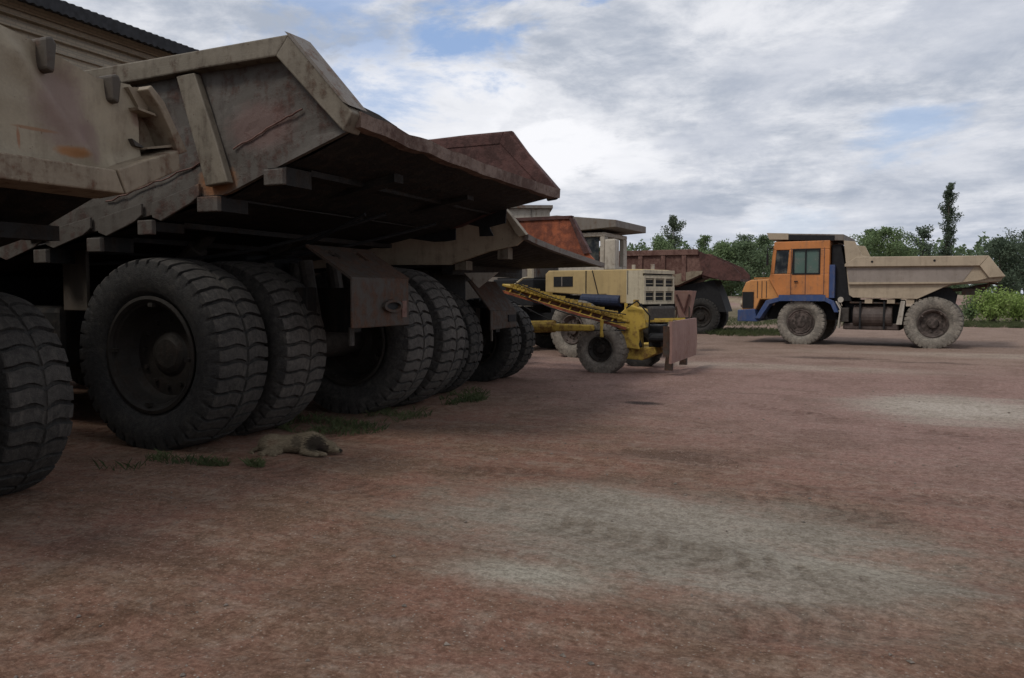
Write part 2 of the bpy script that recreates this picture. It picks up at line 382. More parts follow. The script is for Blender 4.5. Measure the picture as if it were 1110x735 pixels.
class MB:
    def __init__(s, off=(0, 0, 0)):
        s.bm = bmesh.new(); s.off = Vector(off)
    def _v(s, p): return s.bm.verts.new(Vector(p) - s.off)
    def face(s, pts):
        s.bm.faces.new([s._v(p) for p in pts]); return s
    def hull8(s, a, b):
        """a, b: two matching rings of points"""
        va = [s._v(p) for p in a]; vb = [s._v(p) for p in b]; n = len(a)
        for i in range(n):
            s.bm.faces.new([va[i], va[(i + 1) % n], vb[(i + 1) % n], vb[i]])
        s.bm.faces.new(va[::-1]); s.bm.faces.new(vb)
        return s
    def box(s, x0, x1, y0, y1, z0, z1):
        return s.hull8([(x0, y0, z0), (x1, y0, z0), (x1, y1, z0), (x0, y1, z0)], [(x0, y0, z1), (x1, y0, z1), (x1, y1, z1), (x0, y1, z1)])
    def prism_y(s, poly, y0, y1):
        """poly in (x,z) swept along y"""
        return s.hull8([(x, y0, z) for x, z in poly], [(x, y1, z) for x, z in poly])
    def prism_x(s, poly, x0, x1):
        return s.hull8([(x0, y, z) for y, z in poly], [(x1, y, z) for y, z in poly])
    def bar(s, p, q, w, h, up=(0, 0, 1)):
        p, q = Vector(p), Vector(q); d = (q - p).normalized()
        r = d.cross(Vector(up))
        if r.length < 1e-4: r = Vector((0, 1, 0))
        r.normalize(); u = r.cross(d).normalized()
        k = [(-w / 2, -h / 2), (w / 2, -h / 2), (w / 2, h / 2), (-w / 2, h / 2)]
        return s.hull8([p + r * a + u * b for a, b in k], [q + r * a + u * b for a, b in k])
    def tube(s, p, q, r0, r1=None, n=12):
        r1 = r0 if r1 is None else r1
        p, q = Vector(p), Vector(q); d = (q - p).normalized()
        a = d.cross(Vector((0, 0, 1)) if abs(d.z) < .9 else Vector((1, 0, 0))).normalized(); b = d.cross(a)
        A = [p + (a * math.cos(2 * math.pi * i / n) + b * math.sin(2 * math.pi * i / n)) * r0 for i in range(n)]
        B = [q + (a * math.cos(2 * math.pi * i / n) + b * math.sin(2 * math.pi * i / n)) * r1 for i in range(n)]
        return s.hull8(A, B)
    def path(s, pts, r, n=8):
        for a, b in zip(pts, pts[1:]): s.tube(a, b, r, n=n)
        return s
    def strip(s, top, bot):
        for i in range(len(top) - 1): s.face([bot[i], bot[i + 1], top[i + 1], top[i]])
        return s
    def mesh(s, name, smooth=False):
        bmesh.ops.recalc_face_normals(s.bm, faces=s.bm.faces)
        me = bpy.data.meshes.new(name); s.bm.to_mesh(me); s.bm.free()
        if smooth:
            for f in me.polygons: f.use_smooth = True
        return me
    def build(s, name, mat, parent=None, bevel=0.0, smooth=False, warp=0.0, cuts=0):
        if cuts: bmesh.ops.subdivide_edges(s.bm, edges=s.bm.edges[:], cuts=cuts, use_grid_fill=True)
        if warp:
            for v in s.bm.verts:
                q = (v.co + s.off) * 1.7
                v.co += noise.noise_vector(q) * warp + noise.noise_vector(q * 3.1) * warp * .4
        me = s.mesh(name, smooth)
        o = link(name, me, mat, parent)
        if bevel:
            b = o.modifiers.new('bevel', 'BEVEL'); b.width = bevel; b.segments = 2; b.limit_method = 'ANGLE'; b.angle_limit = R(40)
        return o


# ------------------------------------------------------------ the ground
def axis_coords(fine0, fine1, step, lo, hi):
    a = []; x = fine0
    while x <= fine1: a.append(x); x += step
    s, x = step, fine0
    left = []
    while x > lo: s *= 1.13; x -= s; left.append(x)
    s, x = step, a[-1]; right = []
    while x < hi: s *= 1.13; x += s; right.append(x)
    return left[::-1] + a + right


def terrain_h(x, y):
    h = 0.0
    d = -.408 * x + .913 * y                      # distance along the view, the bank lies across it
    u = .913 * x + .408 * y
    if 55 < d < 100:
        k = (d - 71) / 8.0
        top = 1.45 + .35 * noise.noise(Vector((u * .09, 3.1, 0))) + .15 * noise.noise(Vector((u * .5, d * .4, 0)))
        h += top * math.exp(-k * k)
    if abs(x) < 60 and y < 60 and y > -5:
        h += .016 * noise.noise(Vector((x * .8, y * .8, 0))) + .010 * noise.noise(Vector((x * 2.6, y * 2.6, 4)))
        h += .008 * noise.noise(Vector((x * 7, y * 7, 2)))
        # shallow wheel ruts crossing the yard
        for ang, off, w in ((28, 1.9, .16), (28, 3.7, .16), (-14, 5.2, .2), (-14, 7.0, .2), (60, 1.0, .15)):
            c = -math.sin(R(ang)) * x + math.cos(R(ang)) * y - off + .25 * noise.noise(Vector((x * .3, y * .3, 9)))
            h -= .016 * math.exp(-(c / w) ** 2) - .008 * math.exp(-((abs(c) - w * 1.8) / (w * .7)) ** 2)
    return h


def build_ground():
    xs = axis_coords(-12, 6, .085, -900, 900); ys = axis_coords(1, 20, .085, -700, 1200)
    nx, ny = len(xs), len(ys)
    vs = [(x, y, terrain_h(x, y)) for y in ys for x in xs]
    fs = [(j * nx + i, j * nx + i + 1, (j + 1) * nx + i + 1, (j + 1) * nx + i) for j in range(ny - 1) for i in range(nx - 1)]
    me = bpy.data.meshes.new('ground'); me.from_pydata(vs, [], fs); me.update()
    for f in me.polygons: f.use_smooth = True
    o = link('ground', me, M['ground']); tag(o, 'wide yard of reddish brown gravel with pale grey patches', 'ground', kind='structure')


build_ground()


# ------------------------------------------------------------ tyres and wheels
TY = {}


def tyre_mesh(Rr, w, rr, lugs=38, depth=.06, mat='tyre', gw=.17, chev=.36):
    key = (Rr, w, rr, lugs, mat)
    if key in TY: return TY[key]
    prof = []                                     # (y, r, tread u or None)
    hw = w / 2
    for a, b in ((-.60, rr - .01), (-.72, rr + .03), (-.80, rr + .05), (-.90, rr + (Rr - rr) * .22), (-.985, rr + (Rr - rr) * .42), (-1.0, rr + (Rr - rr) * .56), (-.985, rr + (Rr - rr) * .70), (-.95, Rr - depth * 1.9)):
        prof.append((a * hw, b, None))
    us = [-1, -.97, -.9, -.75, -.6, -.45, -.3, -.15, -.06, -.045, .045, .06, .15, .3, .45, .6, .75, .9, .97, 1]
    for u in us:
        prof.append((u * hw * .93, Rr - .035 * abs(u) ** 3.5 * Rr, u))
    for a, b, _ in [p for p in prof if p[2] is None][::-1]: prof.append((-a, b, None))
    fr = [0, .03, .5, .97 - gw + .03, 1 - gw, .985]
    fr = [0.0, .035, .3, .6, 1 - gw - .035, 1 - gw, .995 - gw * .0 - .0]
    fr = [0.0, .04, .27, .52, .96 - gw, 1 - gw]
    hi = [0, 1, 1, 1, 1, 0]
    vs, fs = [], []
    np_ = len(prof); nt = lugs * len(fr)
    rnd = random.Random(int(Rr * 1000) + lugs)
    lugr = [rnd.uniform(-.012, .004) for _ in range(lugs)]; jit = [rnd.uniform(-.035, .035) for _ in range(lugs)]; jit2 = [rnd.uniform(-.04, .03) for _ in range(lugs)]
    for k in range(lugs):
        for f, up in zip(fr, hi):
            for (y, r, u) in prof:
                uu = u if u is not None else (1.0 if y > 0 else -1.0)
                half = .5 if uu > 0 else 0.0      # lugs of the two halves are staggered
                sh = chev * (abs(uu) ** 1.4) + .20 * math.sin(abs(uu) * 4.6)
                th = (k + f + sh + (jit[k] if f < .3 else jit2[k]) + .012 * noise.noise(Vector((k * 3.1, uu * 4, f)))) * 2 * math.pi / lugs
                rad = r
                if u is not None:
                    cen = abs(u) < .05
                    if not up: rad -= depth * (.45 + .75 * abs(u))
                    elif cen: rad -= depth * .55
                    else: rad += lugr[k]
                    if abs(u) > .985 and up: rad -= depth * .25
                elif abs(y) > hw * .94 and r > Rr - depth * 2.2 and not up:
                    rad -= depth * .5; y = y * .985
                vs.append((rad * math.cos(th), y, rad * math.sin(th)))
    for k in range(nt):
        k2 = (k + 1) % nt
        for i in range(np_ - 1):
            fs.append((k * np_ + i, k * np_ + i + 1, k2 * np_ + i + 1, k2 * np_ + i))
    me = bpy.data.meshes.new('tyre'); me.from_pydata(vs, [], fs); me.update()
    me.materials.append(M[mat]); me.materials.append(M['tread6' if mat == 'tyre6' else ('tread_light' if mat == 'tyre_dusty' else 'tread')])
    npp = np_ - 1
    for idx, f in enumerate(me.polygons):
        i = idx % npp
        f.use_smooth = i < 7 or i > npp - 8
        j = (idx // npp) % len(fr)
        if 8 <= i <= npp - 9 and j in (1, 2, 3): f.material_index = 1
    TY[key] = me
    return me


def lathe(profile, n=48, cap=False):
    vs, fs = [], []
    for k in range(n):
        a = 2 * math.pi * k / n
        for y, r in profile: vs.append((r * math.cos(a), y, r * math.sin(a)))
    m = len(profile)
    for k in range(n):
        k2 = (k + 1) % n
        for i in range(m - 1): fs.append((k * m + i, k2 * m + i, k2 * m + i + 1, k * m + i + 1))
    return vs, fs


RM = {}


def rim_mesh(rr, w, dish, mat, bolts=12):
    """outer face towards -y"""
    key = (rr, w, dish, mat)
    if key in RM: return RM[key]
    hw = w / 2
    prof = [(-hw * .78, rr * 1.05), (-hw * .84, rr * 1.06), (-hw * .86, rr * 1.0), (-hw * .80, rr * .95), (-hw * .74, rr * .94), (-hw * .7, rr * .9),
            (-hw + dish * .75, rr * .84), (-hw + dish, rr * .78), (-hw + dish, rr * .42), (-hw + dish * (.55 if dish < .3 else .92), rr * .36), (-hw + dish * (.5 if dish < .3 else .85), rr * .26), (-hw + dish * (.5 if dish < .3 else .85), .0)]
    vs, fs = lathe(prof)
    b = MB()
    bv = [b.bm.verts.new(v) for v in vs]
    for f in fs:
        try: b.bm.faces.new([bv[i] for i in f])
        except ValueError: pass
    bmesh.ops.remove_doubles(b.bm, verts=b.bm.verts, dist=1e-5)
    prof2 = [(hw * .86, rr * 1.04), (hw * .8, rr * .96), (-hw + dish + .03, rr * .9), (-hw + dish + .03, 0)]
    vs2, fs2 = lathe(prof2); o = [b.bm.verts.new(v) for v in vs2]
    for f in fs2: b.bm.faces.new([o[i] for i in f])
    for k in range(bolts):
        a = 2 * math.pi * k / bolts; x, z = math.cos(a), math.sin(a)
        b.tube((x * rr * .62, -hw + dish - .035, z * rr * .62), (x * rr * .62, -hw + dish + .01, z * rr * .62), rr * .045, n=6)
        b.box(x * rr * .9 - .03, x * rr * .9 + .03, -hw * .86, -hw * .7, z * rr * .9 - .02, z * rr * .9 + .02) if k % 3 == 0 else None
    me = b.mesh('rim', smooth=False)
    me.materials.append(M[mat])
    RM[key] = me
    return me


def wheel(parent, x, y, Rr, w, rr, dish=.12, face=-1, mat='tyre', rim='rim', lugs=38, z=None, rz=0.0, roll=0.0, sink=.03, name='wheel'):
    e = empty(name, (x, y, (Rr if z is None else z) - sink), rz, parent)
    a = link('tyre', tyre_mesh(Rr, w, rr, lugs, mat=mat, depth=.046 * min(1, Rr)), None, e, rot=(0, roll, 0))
    b = link('rim', rim_mesh(rr, w, dish, rim), None, e, rot=(0, roll, math.pi if face > 0 else 0))
    return e


# ------------------------------------------------------------ long workshop building behind the row
def build_building():
    r = empty('workshop_building', (-18, 0, 0))
    tag(r, 'long beige brick workshop with dark corrugated roof behind the parked trucks', 'building')
    o = r.location
    MB(o).box(-30, -18, -30, 17.6, -.2, 8.15).build('wall', M['wall'], r)
    for i, (z0, z1, d) in enumerate(((7.15, 7.22, .05), (7.45, 7.56, .09), (7.72, 7.86, .14), (7.98, 8.1, .19), (8.12, 8.36, .24))):
        MB(o).box(-18, -18 + d, -30, 17.7, z0, z1).build('cornice', M['wall'], r)
    # corrugated sheets with a wavy edge
    vs, fs = [], []
    n = int(48.5 / .045)
    for j in range(n + 1):
        y = -30.4 + j * .045
        wv = .02 * math.sin(y * 2 * math.pi / .2)
        for (x, z) in ((-17.15, 8.14), (-17.15, 8.28), (-24, 10.3), (-30.8, 8.30), (-30.8, 8.2), (-24, 10.2)):
            vs.append((x + 18, y, z + wv + (.16 if z > 8.2 and x > -18 else 0)))
    for j in range(n):
        for i in range(6):
            a = j * 6 + i; b = j * 6 + (i + 1) % 6
            fs.append((a, b, b + 6, a + 6))
    me = bpy.data.meshes.new('roof'); me.from_pydata(vs, [], fs); me.update()
    link('roof', me, M['roof'], r)
    MB(o).prism_y([(-30, 8.15), (-18, 8.15), (-24, 10.15)], 17.3, 17.58).build('gable', M['wall'], r)
    for y in (-8, -2, 4, 10):
        f = MB(o).box(-18, -17.95, y, y + 3, 2.2, 5.2).build('window', M['greasy'], r)
        b = MB(o)
        for k in range(3): b.box(-17.949, -17.945, y + .1 + k * .97, y + .97 * (k + 1) - .02, 2.3, 5.1)
        b.build('pane', M['glass'], f)


build_building()


def build_shed():
    r = empty('shed', (-10.55, 27, 0), R(25)); o = r.location
    tag(r, 'small pale flat roofed shed far behind the rusty dump bodies', 'shed')
    MB(o).box(-16, -10.55, 27, 31, -.2, 4.75).build('wall', M['pillar'], r)
    b = MB(o)
    for k in range(6): b.box(-15.5 + k * .85, -15.45 + k * .85, 26.96, 27, 0, 4.7)
    b.build('panel_joint', M['canopy'], r)
    MB(o).box(-16.15, -10.45, 26.85, 31.1, 4.75, 4.86).build('roof', M['canopy'], r)


build_shed()


# ------------------------------------------------------------ dump truck pieces
def cab_unit(root, off, y0, y1, mats, wheel_r=.76, dx=0.0, mat_t='tyre6', rim='rim6', front_wheels=True, full=True):
    """nose, cab, fenders, front wheels. local x: towards the rear, nose at about -5.8"""
    hood, cabm, fend, gl = mats
    b = MB(off)
    P = [(-5.86, .98), (-5.86, 1.72), (-5.74, 2.02), (-5.55, 2.10), (-4.6, 2.14), (-4.6, 1.45), (-5.25, 1.45), (-5.45, .98)]
    ym = y0 + (y1 - y0) * .62
    b.prism_y(P, y0 + .12, y1 - .12)
    h = b.build('hood', M[hood], root, bevel=.03)
    g = MB(off).box(-5.90, -5.86, y0 + .5, y1 - .5, 1.15, 1.95).build('grille', M['black'], h)
    MB(off).box(-5.84, -5.46, y0 + .09, y0 + .119, 1.16, 1.7).build('grille_side', M['black'], h)
    for x in (-5.35, -5.2, -5.05): MB(off).box(x, x + .02, y0 + .105, y0 + .119, 1.5, 2.05).build('louvre', M['greasy'], h)
    for yy in (y0 + .3, y1 - .3):
        MB(off).tube((-5.93, yy, 1.3), (-5.86, yy, 1.3), .11, n=16).build('headlight', M['cream_white'], h)
    MB(off).box(-5.5, -4.7, y0 + .25, y0 + .27 + .3, 2.14, 2.17).build('hood_plate', M[hood], h)
    MB(off).prism_y([(-5.98, .72), (-5.98, 1.10), (-5.40, 1.14), (-5.32, .72)], y0 + .02, y1 - .02).build('bumper', M[fend], root, bevel=.02)
    # cab shell with window openings modelled as frames and recessed panes
    c = MB(off); zt = 3.32
    cab = [(-4.62, 1.5), (-4.9, 2.12), (-4.86, 2.2), (-4.78, zt), (-3.03, zt), (-3.03, 1.5)]
    c.prism_y([(-4.95, 2.12), (-4.6, 1.5), (-3.03, 1.5), (-3.03, 2.28), (-4.6, 2.28), (-4.9, 2.28)], y0 + .02, ym)
    for (xa, xb, xc, xd) in ((-4.9, -4.78, -4.83, -4.71), (-4.36, -4.22, -4.30, -4.18), (-3.32, -3.03, -3.32, -3.03)):
        c.hull8([(xa, y0 + .02, 2.28), (xb, y0 + .02, 2.28), (xb, y0 + .10, 2.28), (xa, y0 + .10, 2.28)], [(xc, y0 + .02, 3.05), (xd, y0 + .02, 3.05), (xd, y0 + .10, 3.05), (xc, y0 + .10, 3.05)])
        c.hull8([(xa, ym - .08, 2.28), (xb, ym - .08, 2.28), (xb, ym, 2.28), (xa, ym, 2.28)], [(xc, ym - .08, 3.05), (xd, ym - .08, 3.05), (xd, ym, 3.05), (xc, ym, 3.05)])
    c.prism_y([(-4.83, 3.05), (-4.78, zt), (-3.03, zt), (-3.03, 3.05)], y0 + .02, ym)
    c.box(-3.12, -3.031, y0 + .1, ym - .08, 2.28, 3.05)
    co = c.build('cab', M[cabm], root, bevel=.018)
    w = MB(off).box(-4.17, -3.33, y0 + .055, y0 + .065, 2.29, 3.04).build('side_window', M['glass_green'], co)
    fr = MB(off)
    for (a0, a1, z0, z1) in ((-4.19, -3.31, 2.25, 2.30), (-4.19, -3.31, 3.03, 3.08), (-4.19, -4.14, 2.3, 3.03), (-3.36, -3.31, 2.3, 3.03), (-3.79, -3.75, 2.3, 3.03)):
        fr.box(a0, a1, y0 + .005, y0 + .045, z0, z1)
    fr.build('window_frame', M['black'], co)
    MB(off).hull8([(-4.78, y0 + .05, 2.30), (-4.37, y0 + .05, 2.30), (-4.37, y0 + .06, 2.30), (-4.78, y0 + .06, 2.30)], [(-4.72, y0 + .05, 3.04), (-4.31, y0 + .05, 3.04), (-4.31, y0 + .06, 3.04), (-4.72, y0 + .06, 3.04)]).build('quarter_window', M['glass'], co)
    MB(off).hull8([(-4.86, y0 + .12, 2.30), (-4.84, y0 + .12, 2.30), (-4.84, ym - .1, 2.30), (-4.86, ym - .1, 2.30)], [(-4.80, y0 + .12, 3.04), (-4.78, y0 + .12, 3.04), (-4.78, ym - .1, 3.04), (-4.80, ym - .1, 3.04)]).build('windscreen', M['glass'], co)
    d = MB(off)
    for x in (-4.24, -3.2): d.box(x, x + .022, y0 + .008, y0 + .0195, 1.62, 3.1)
    d.box(-3.78, -3.758, y0 + .008, y0 + .0195, 1.62, 2.25); d.box(-4.24, -3.2, y0 + .008, y0 + .0195, 1.60, 1.62)
    do = d.build('door', M['rust_brown'], co)
    MB(off).box(-4.12, -4.0, y0 - .03, y0 + .0, 2.02, 2.05).build('handle', M['black'], do)
    # mirror
    m = MB(off); m.path([(-4.8, y0 + .02, 3.1), (-4.95, y0 - .22, 3.12), (-4.95, y0 - .22, 2.75)], .014, 6); m.box(-4.97, -4.93, y0 - .30, y0 - .14, 2.55, 2.92)
    m.build('mirror', M['black'], co)
    # fenders: arches over the front wheels
    for (fa, fb) in ((y0 - .03, y0 + .55), (y1 - .55, y1 + .03)):
        f = MB(off)
        arch = [(-5.38, .82), (-5.02, 1.42), (-4.62, 1.52), (-3.1, 1.52), (-2.86, 1.40), (-2.72, 1.05)]
        inner = [(-5.22, .82), (-4.9, 1.30), (-4.55, 1.40), (-3.15, 1.40), (-2.96, 1.30), (-2.84, 1.05)]
        for i in range(len(arch) - 1):
            f.prism_y([arch[i], arch[i + 1], inner[i + 1], inner[i]], fa, fb)
        fo = f.build('fender', M[fend], root, bevel=.01)
        MB(off).box(-4.6, -3.12, fa - .012, fa - .001, 1.405, 1.60).build('fender_trim', M[fend], fo)
    fm = MB(off); fm.prism_y([(-5.1, .8), (-4.8, 1.38), (-3.0, 1.38), (-2.8, .8)], y0 + .56, y1 - .56)
    fm.build('engine_bay', M['black'], root)
    # ladder and hoses behind the wheel
    l = MB(off)
    for yy in (y0 - .02, y0 + .3): l.path([(-2.80, yy, 1.4), (-2.66, yy, 1.15), (-2.72, yy, .55)], .022, 6)
    for zz in (.6, .85, 1.1): l.tube((-2.70, y0 - .02, zz), (-2.70, y0 + .3, zz), .018, n=6)
    l.build('ladder', M['pillar'], root)
    if front_wheels:
        for yy, fc in ((y0 + .27, -1), (y1 - .27, 1)):
            wheel(root, -3.9 - off[0] if False else -3.9, yy, wheel_r, .46, wheel_r * .53, .05, fc, mat_t, rim, 34, z=wheel_r - .02, roll=random.random())


def chassis(root, off, yc, z=.95, x0=-5.2, x1=.45, half=.42):
    b = MB(off)
    for s in (-1, 1):
        b.box(x0, x1, yc + s * half - .07, yc + s * half + .07, z - .1, z + .28)
    for x in (-4.4, -2.9, -1.6, -.2): b.box(x, x + .14, yc - half + .07, yc + half - .07, z - .05, z + .2)
    b.build('chassis', M['black'], root, bevel=.01)
    a = MB(off); a.tube((0, yc - half * 3, .75), (0, yc + half * 3, .75), .17, n=16); a.tube((0, yc, .5), (0, yc, .98), .32, n=20)
    a.build('rear_axle', M['greasy'], root)


# ------------------------------------------------------------ the orange and blue truck on the right
def build_orange_truck():
    r = empty('dump_truck', (1.91, 26.44, 0), R(-6))
    tag(r, 'dusty orange and blue dump truck with tan tipper body parked side on at right', 'dump truck', 'dump trucks parked around the yard')
    O = (0, 0, 0); y0, y1 = .0, 3.0
    cab_unit(r, O, y0, y1, ('orange_light', 'orange', 'blue', None))
    # dark blue rear edge of the cab
    MB().box(-3.028, -2.86, y0 + .04, 1.86, 1.5, 2.55).build('cab_back_panel', M['blue'], r, bevel=.01)
    chassis(r, O, 1.5)
    MB().tube((-2.3, .42, .92), (-1.15, .42, .92), .36, n=24).build('fuel_tank', M['tank'], r, bevel=.03)
    MB().box(-2.62, -.9, .5, 2.4, .5, 1.44).build('gearbox_guard', M['black'], r, bevel=.05)
    MB().box(-2.6, -.95, .2, .48, .52, .72).build('side_step', M['tank'], r, bevel=.03)
    for x in (-2.1, -1.4): MB().box(x, x + .05, .03, .5, .54, 1.40).build('tank_strap', M['black'], r)
    MB().tube((-2.4, .15, 1.36), (-.8, .2, 1.34), .03, n=8).build('pipe', M['box_rust'], r)
    MB().box(-2.66, -2.42, .1, .5, .75, 1.2).build('battery_box', M['greasy'], r, bevel=.02)
    MB().prism_y([(-3.0, 1.4), (-3.0, 3.2), (-2.72, 3.2), (-2.35, 1.4)], .25, 2.7).build('rear_cab_rack', M['black'], r, bevel=.02)
    # tipper body
    poly = [(-2.62, 3.3), (-2.28, 3.26), (-2.06, 2.82), (-1.9, 2.78), (1.42, 2.74), (1.86, 2.14), (1.70, 2.0), (.45, 1.92), (-.45, 1.48), (-2.3, 1.52), (-2.42, 1.6)]
    b = MB(); b.prism_y(poly, y0 + .06, y0 + .12); b.prism_y(poly, y1 - .12, y1 - .06)
    fl = [(-2.42, 1.6), (-.45, 1.55), (.45, 1.97), (1.78, 2.06), (1.75, 2.0), (.45, 1.92), (-.45, 1.48), (-2.3, 1.52)]
    b.prism_y(fl, y0 + .121, y1 - .121)
    b.prism_y([(-2.62, 3.28), (-2.55, 3.28), (-2.35, 1.6), (-2.42, 1.6)], y0 + .121, y1 - .121)
    body = b.build('dump_body', M['tan6'], r, bevel=.01)
    p = MB()
    p.prism_y([(-2.5, 2.43), (1.05, 2.41), (.75, 1.98), (-2.42, 1.98)], y0 + .045, y0 + .058); p.build('recessed_panel', M['tan6b'], body)
    for yy, s in ((y0, 1), (y1, -1)):
        t = MB()
        ya, yb = sorted((yy - s * .05, yy + s * .058))
        t.prism_y([(-2.1, 2.77), (1.42, 2.73), (1.20, 2.45), (-2.56, 2.48), (-2.56, 2.56), (-2.2, 2.78)], ya, yb)
        t.build('top_rail', M['tan6'], body, bevel=.012)
        q = MB(); q.prism_y([(1.425, 2.73), (1.87, 2.13), (1.45, 2.10), (1.20, 2.44)], ya, yb)
        q.build('rear_post', M['tan6'], body, bevel=.012)
        q = MB(); q.prism_y([(-2.45, 2.0), (.78, 1.98), (1.44, 2.1), (1.15, 2.02), (.45, 1.94), (-2.43, 1.93)], ya + .02 if s > 0 else ya, yb if s > 0 else yb - .02)
        q.build('lower_rail', M['tan6'], body)
    for x in (-1.75, .0): MB().tube((x, y0 - .060, 2.62), (x, y0 - .045, 2.62), .035, n=10).build('bolt', M['black'], body)
    for x in (-1.95, -1.3, -.75): MB().box(x, x + .22, y0 + .1, y1 - .1, 1.34, 1.475).build('cross_beam', M['tan6'], body)
    # canopy over the cab
    k = MB(); k.prism_y([(-5.05, 3.62), (-2.62, 3.50), (-2.62, 3.30), (-4.95, 3.40)], y0 + .1, y1 - .1)
    ko = k.build('canopy', M['canopy'], body, bevel=.02)
    MB().prism_y([(-5.06, 3.625), (-4.35, 3.59), (-4.35, 3.39), (-4.97, 3.41)], y0 + .085, y0 + .099).build('canopy_panel', M['tan6'], ko)
    MB().prism_y([(-4.34, 3.54), (-2.9, 3.47), (-2.9, 3.31), (-4.34, 3.37)], y0 + .085, y0 + .099).build('canopy_opening', M['black'], ko)
    # rear frame, hinge and hook
    h = MB()
    h.prism_y([(-.72, 1.45), (-.66, 1.72), (.42, 1.84), (.62, 1.60), (.55, 1.2), (.2, 1.2), (.1, 1.5)], .35, .55); h.build('hinge_bracket', M['black'], r, bevel=.01); h = MB(); h.prism_y([(-.72, 1.45), (-.66, 1.72), (.42, 1.84), (.62, 1.60), (.55, 1.2), (.2, 1.2), (.1, 1.5)], 2.45, 2.65)
    h.build('hinge_bracket', M['black'], r, bevel=.01)
    h = MB(); h.path([(.5, .5, 1.75), (.95, .5, 1.78), (1.15, .5, 1.85), (1.5, .5, 1.9)], .05, 8); h.box(.75, 1.1, .3, .7, 1.6, 1.78); h.path([(1.1, .4, 1.84), (1.35, .4, 1.75), (1.45, .4, 1.95), (1.7, .4, 1.92)], .03)
    h.build('hook', M['box_rust'], r)
    MB().prism_y([(-1.02, .7), (-.86, .7), (-.78, 1.42), (-.9, 1.42)], .02, .4).build('mud_flap', M['pillar'], r)
    for yy, fc in ((.27, -1), (.86, 1), (2.14, -1), (2.73, 1)):
        wheel(r, 0, yy, .80, .46, .40, .17 if yy < .5 else .1, fc, 'tyre6', 'rim6', 34, z=.78, roll=random.random())
    # white lamps and small fittings
    f = MB(); f.tube((-2.66, -.02, 1.45), (-2.66, .06, 1.45), .09, n=12)
    f.build('side_lamp', M['pillar'], r)
    for c in r.children:
        if c.name.startswith('wheel'): c.location.x *= .965
        else: c.scale.x = .965
    return r


build_orange_truck()


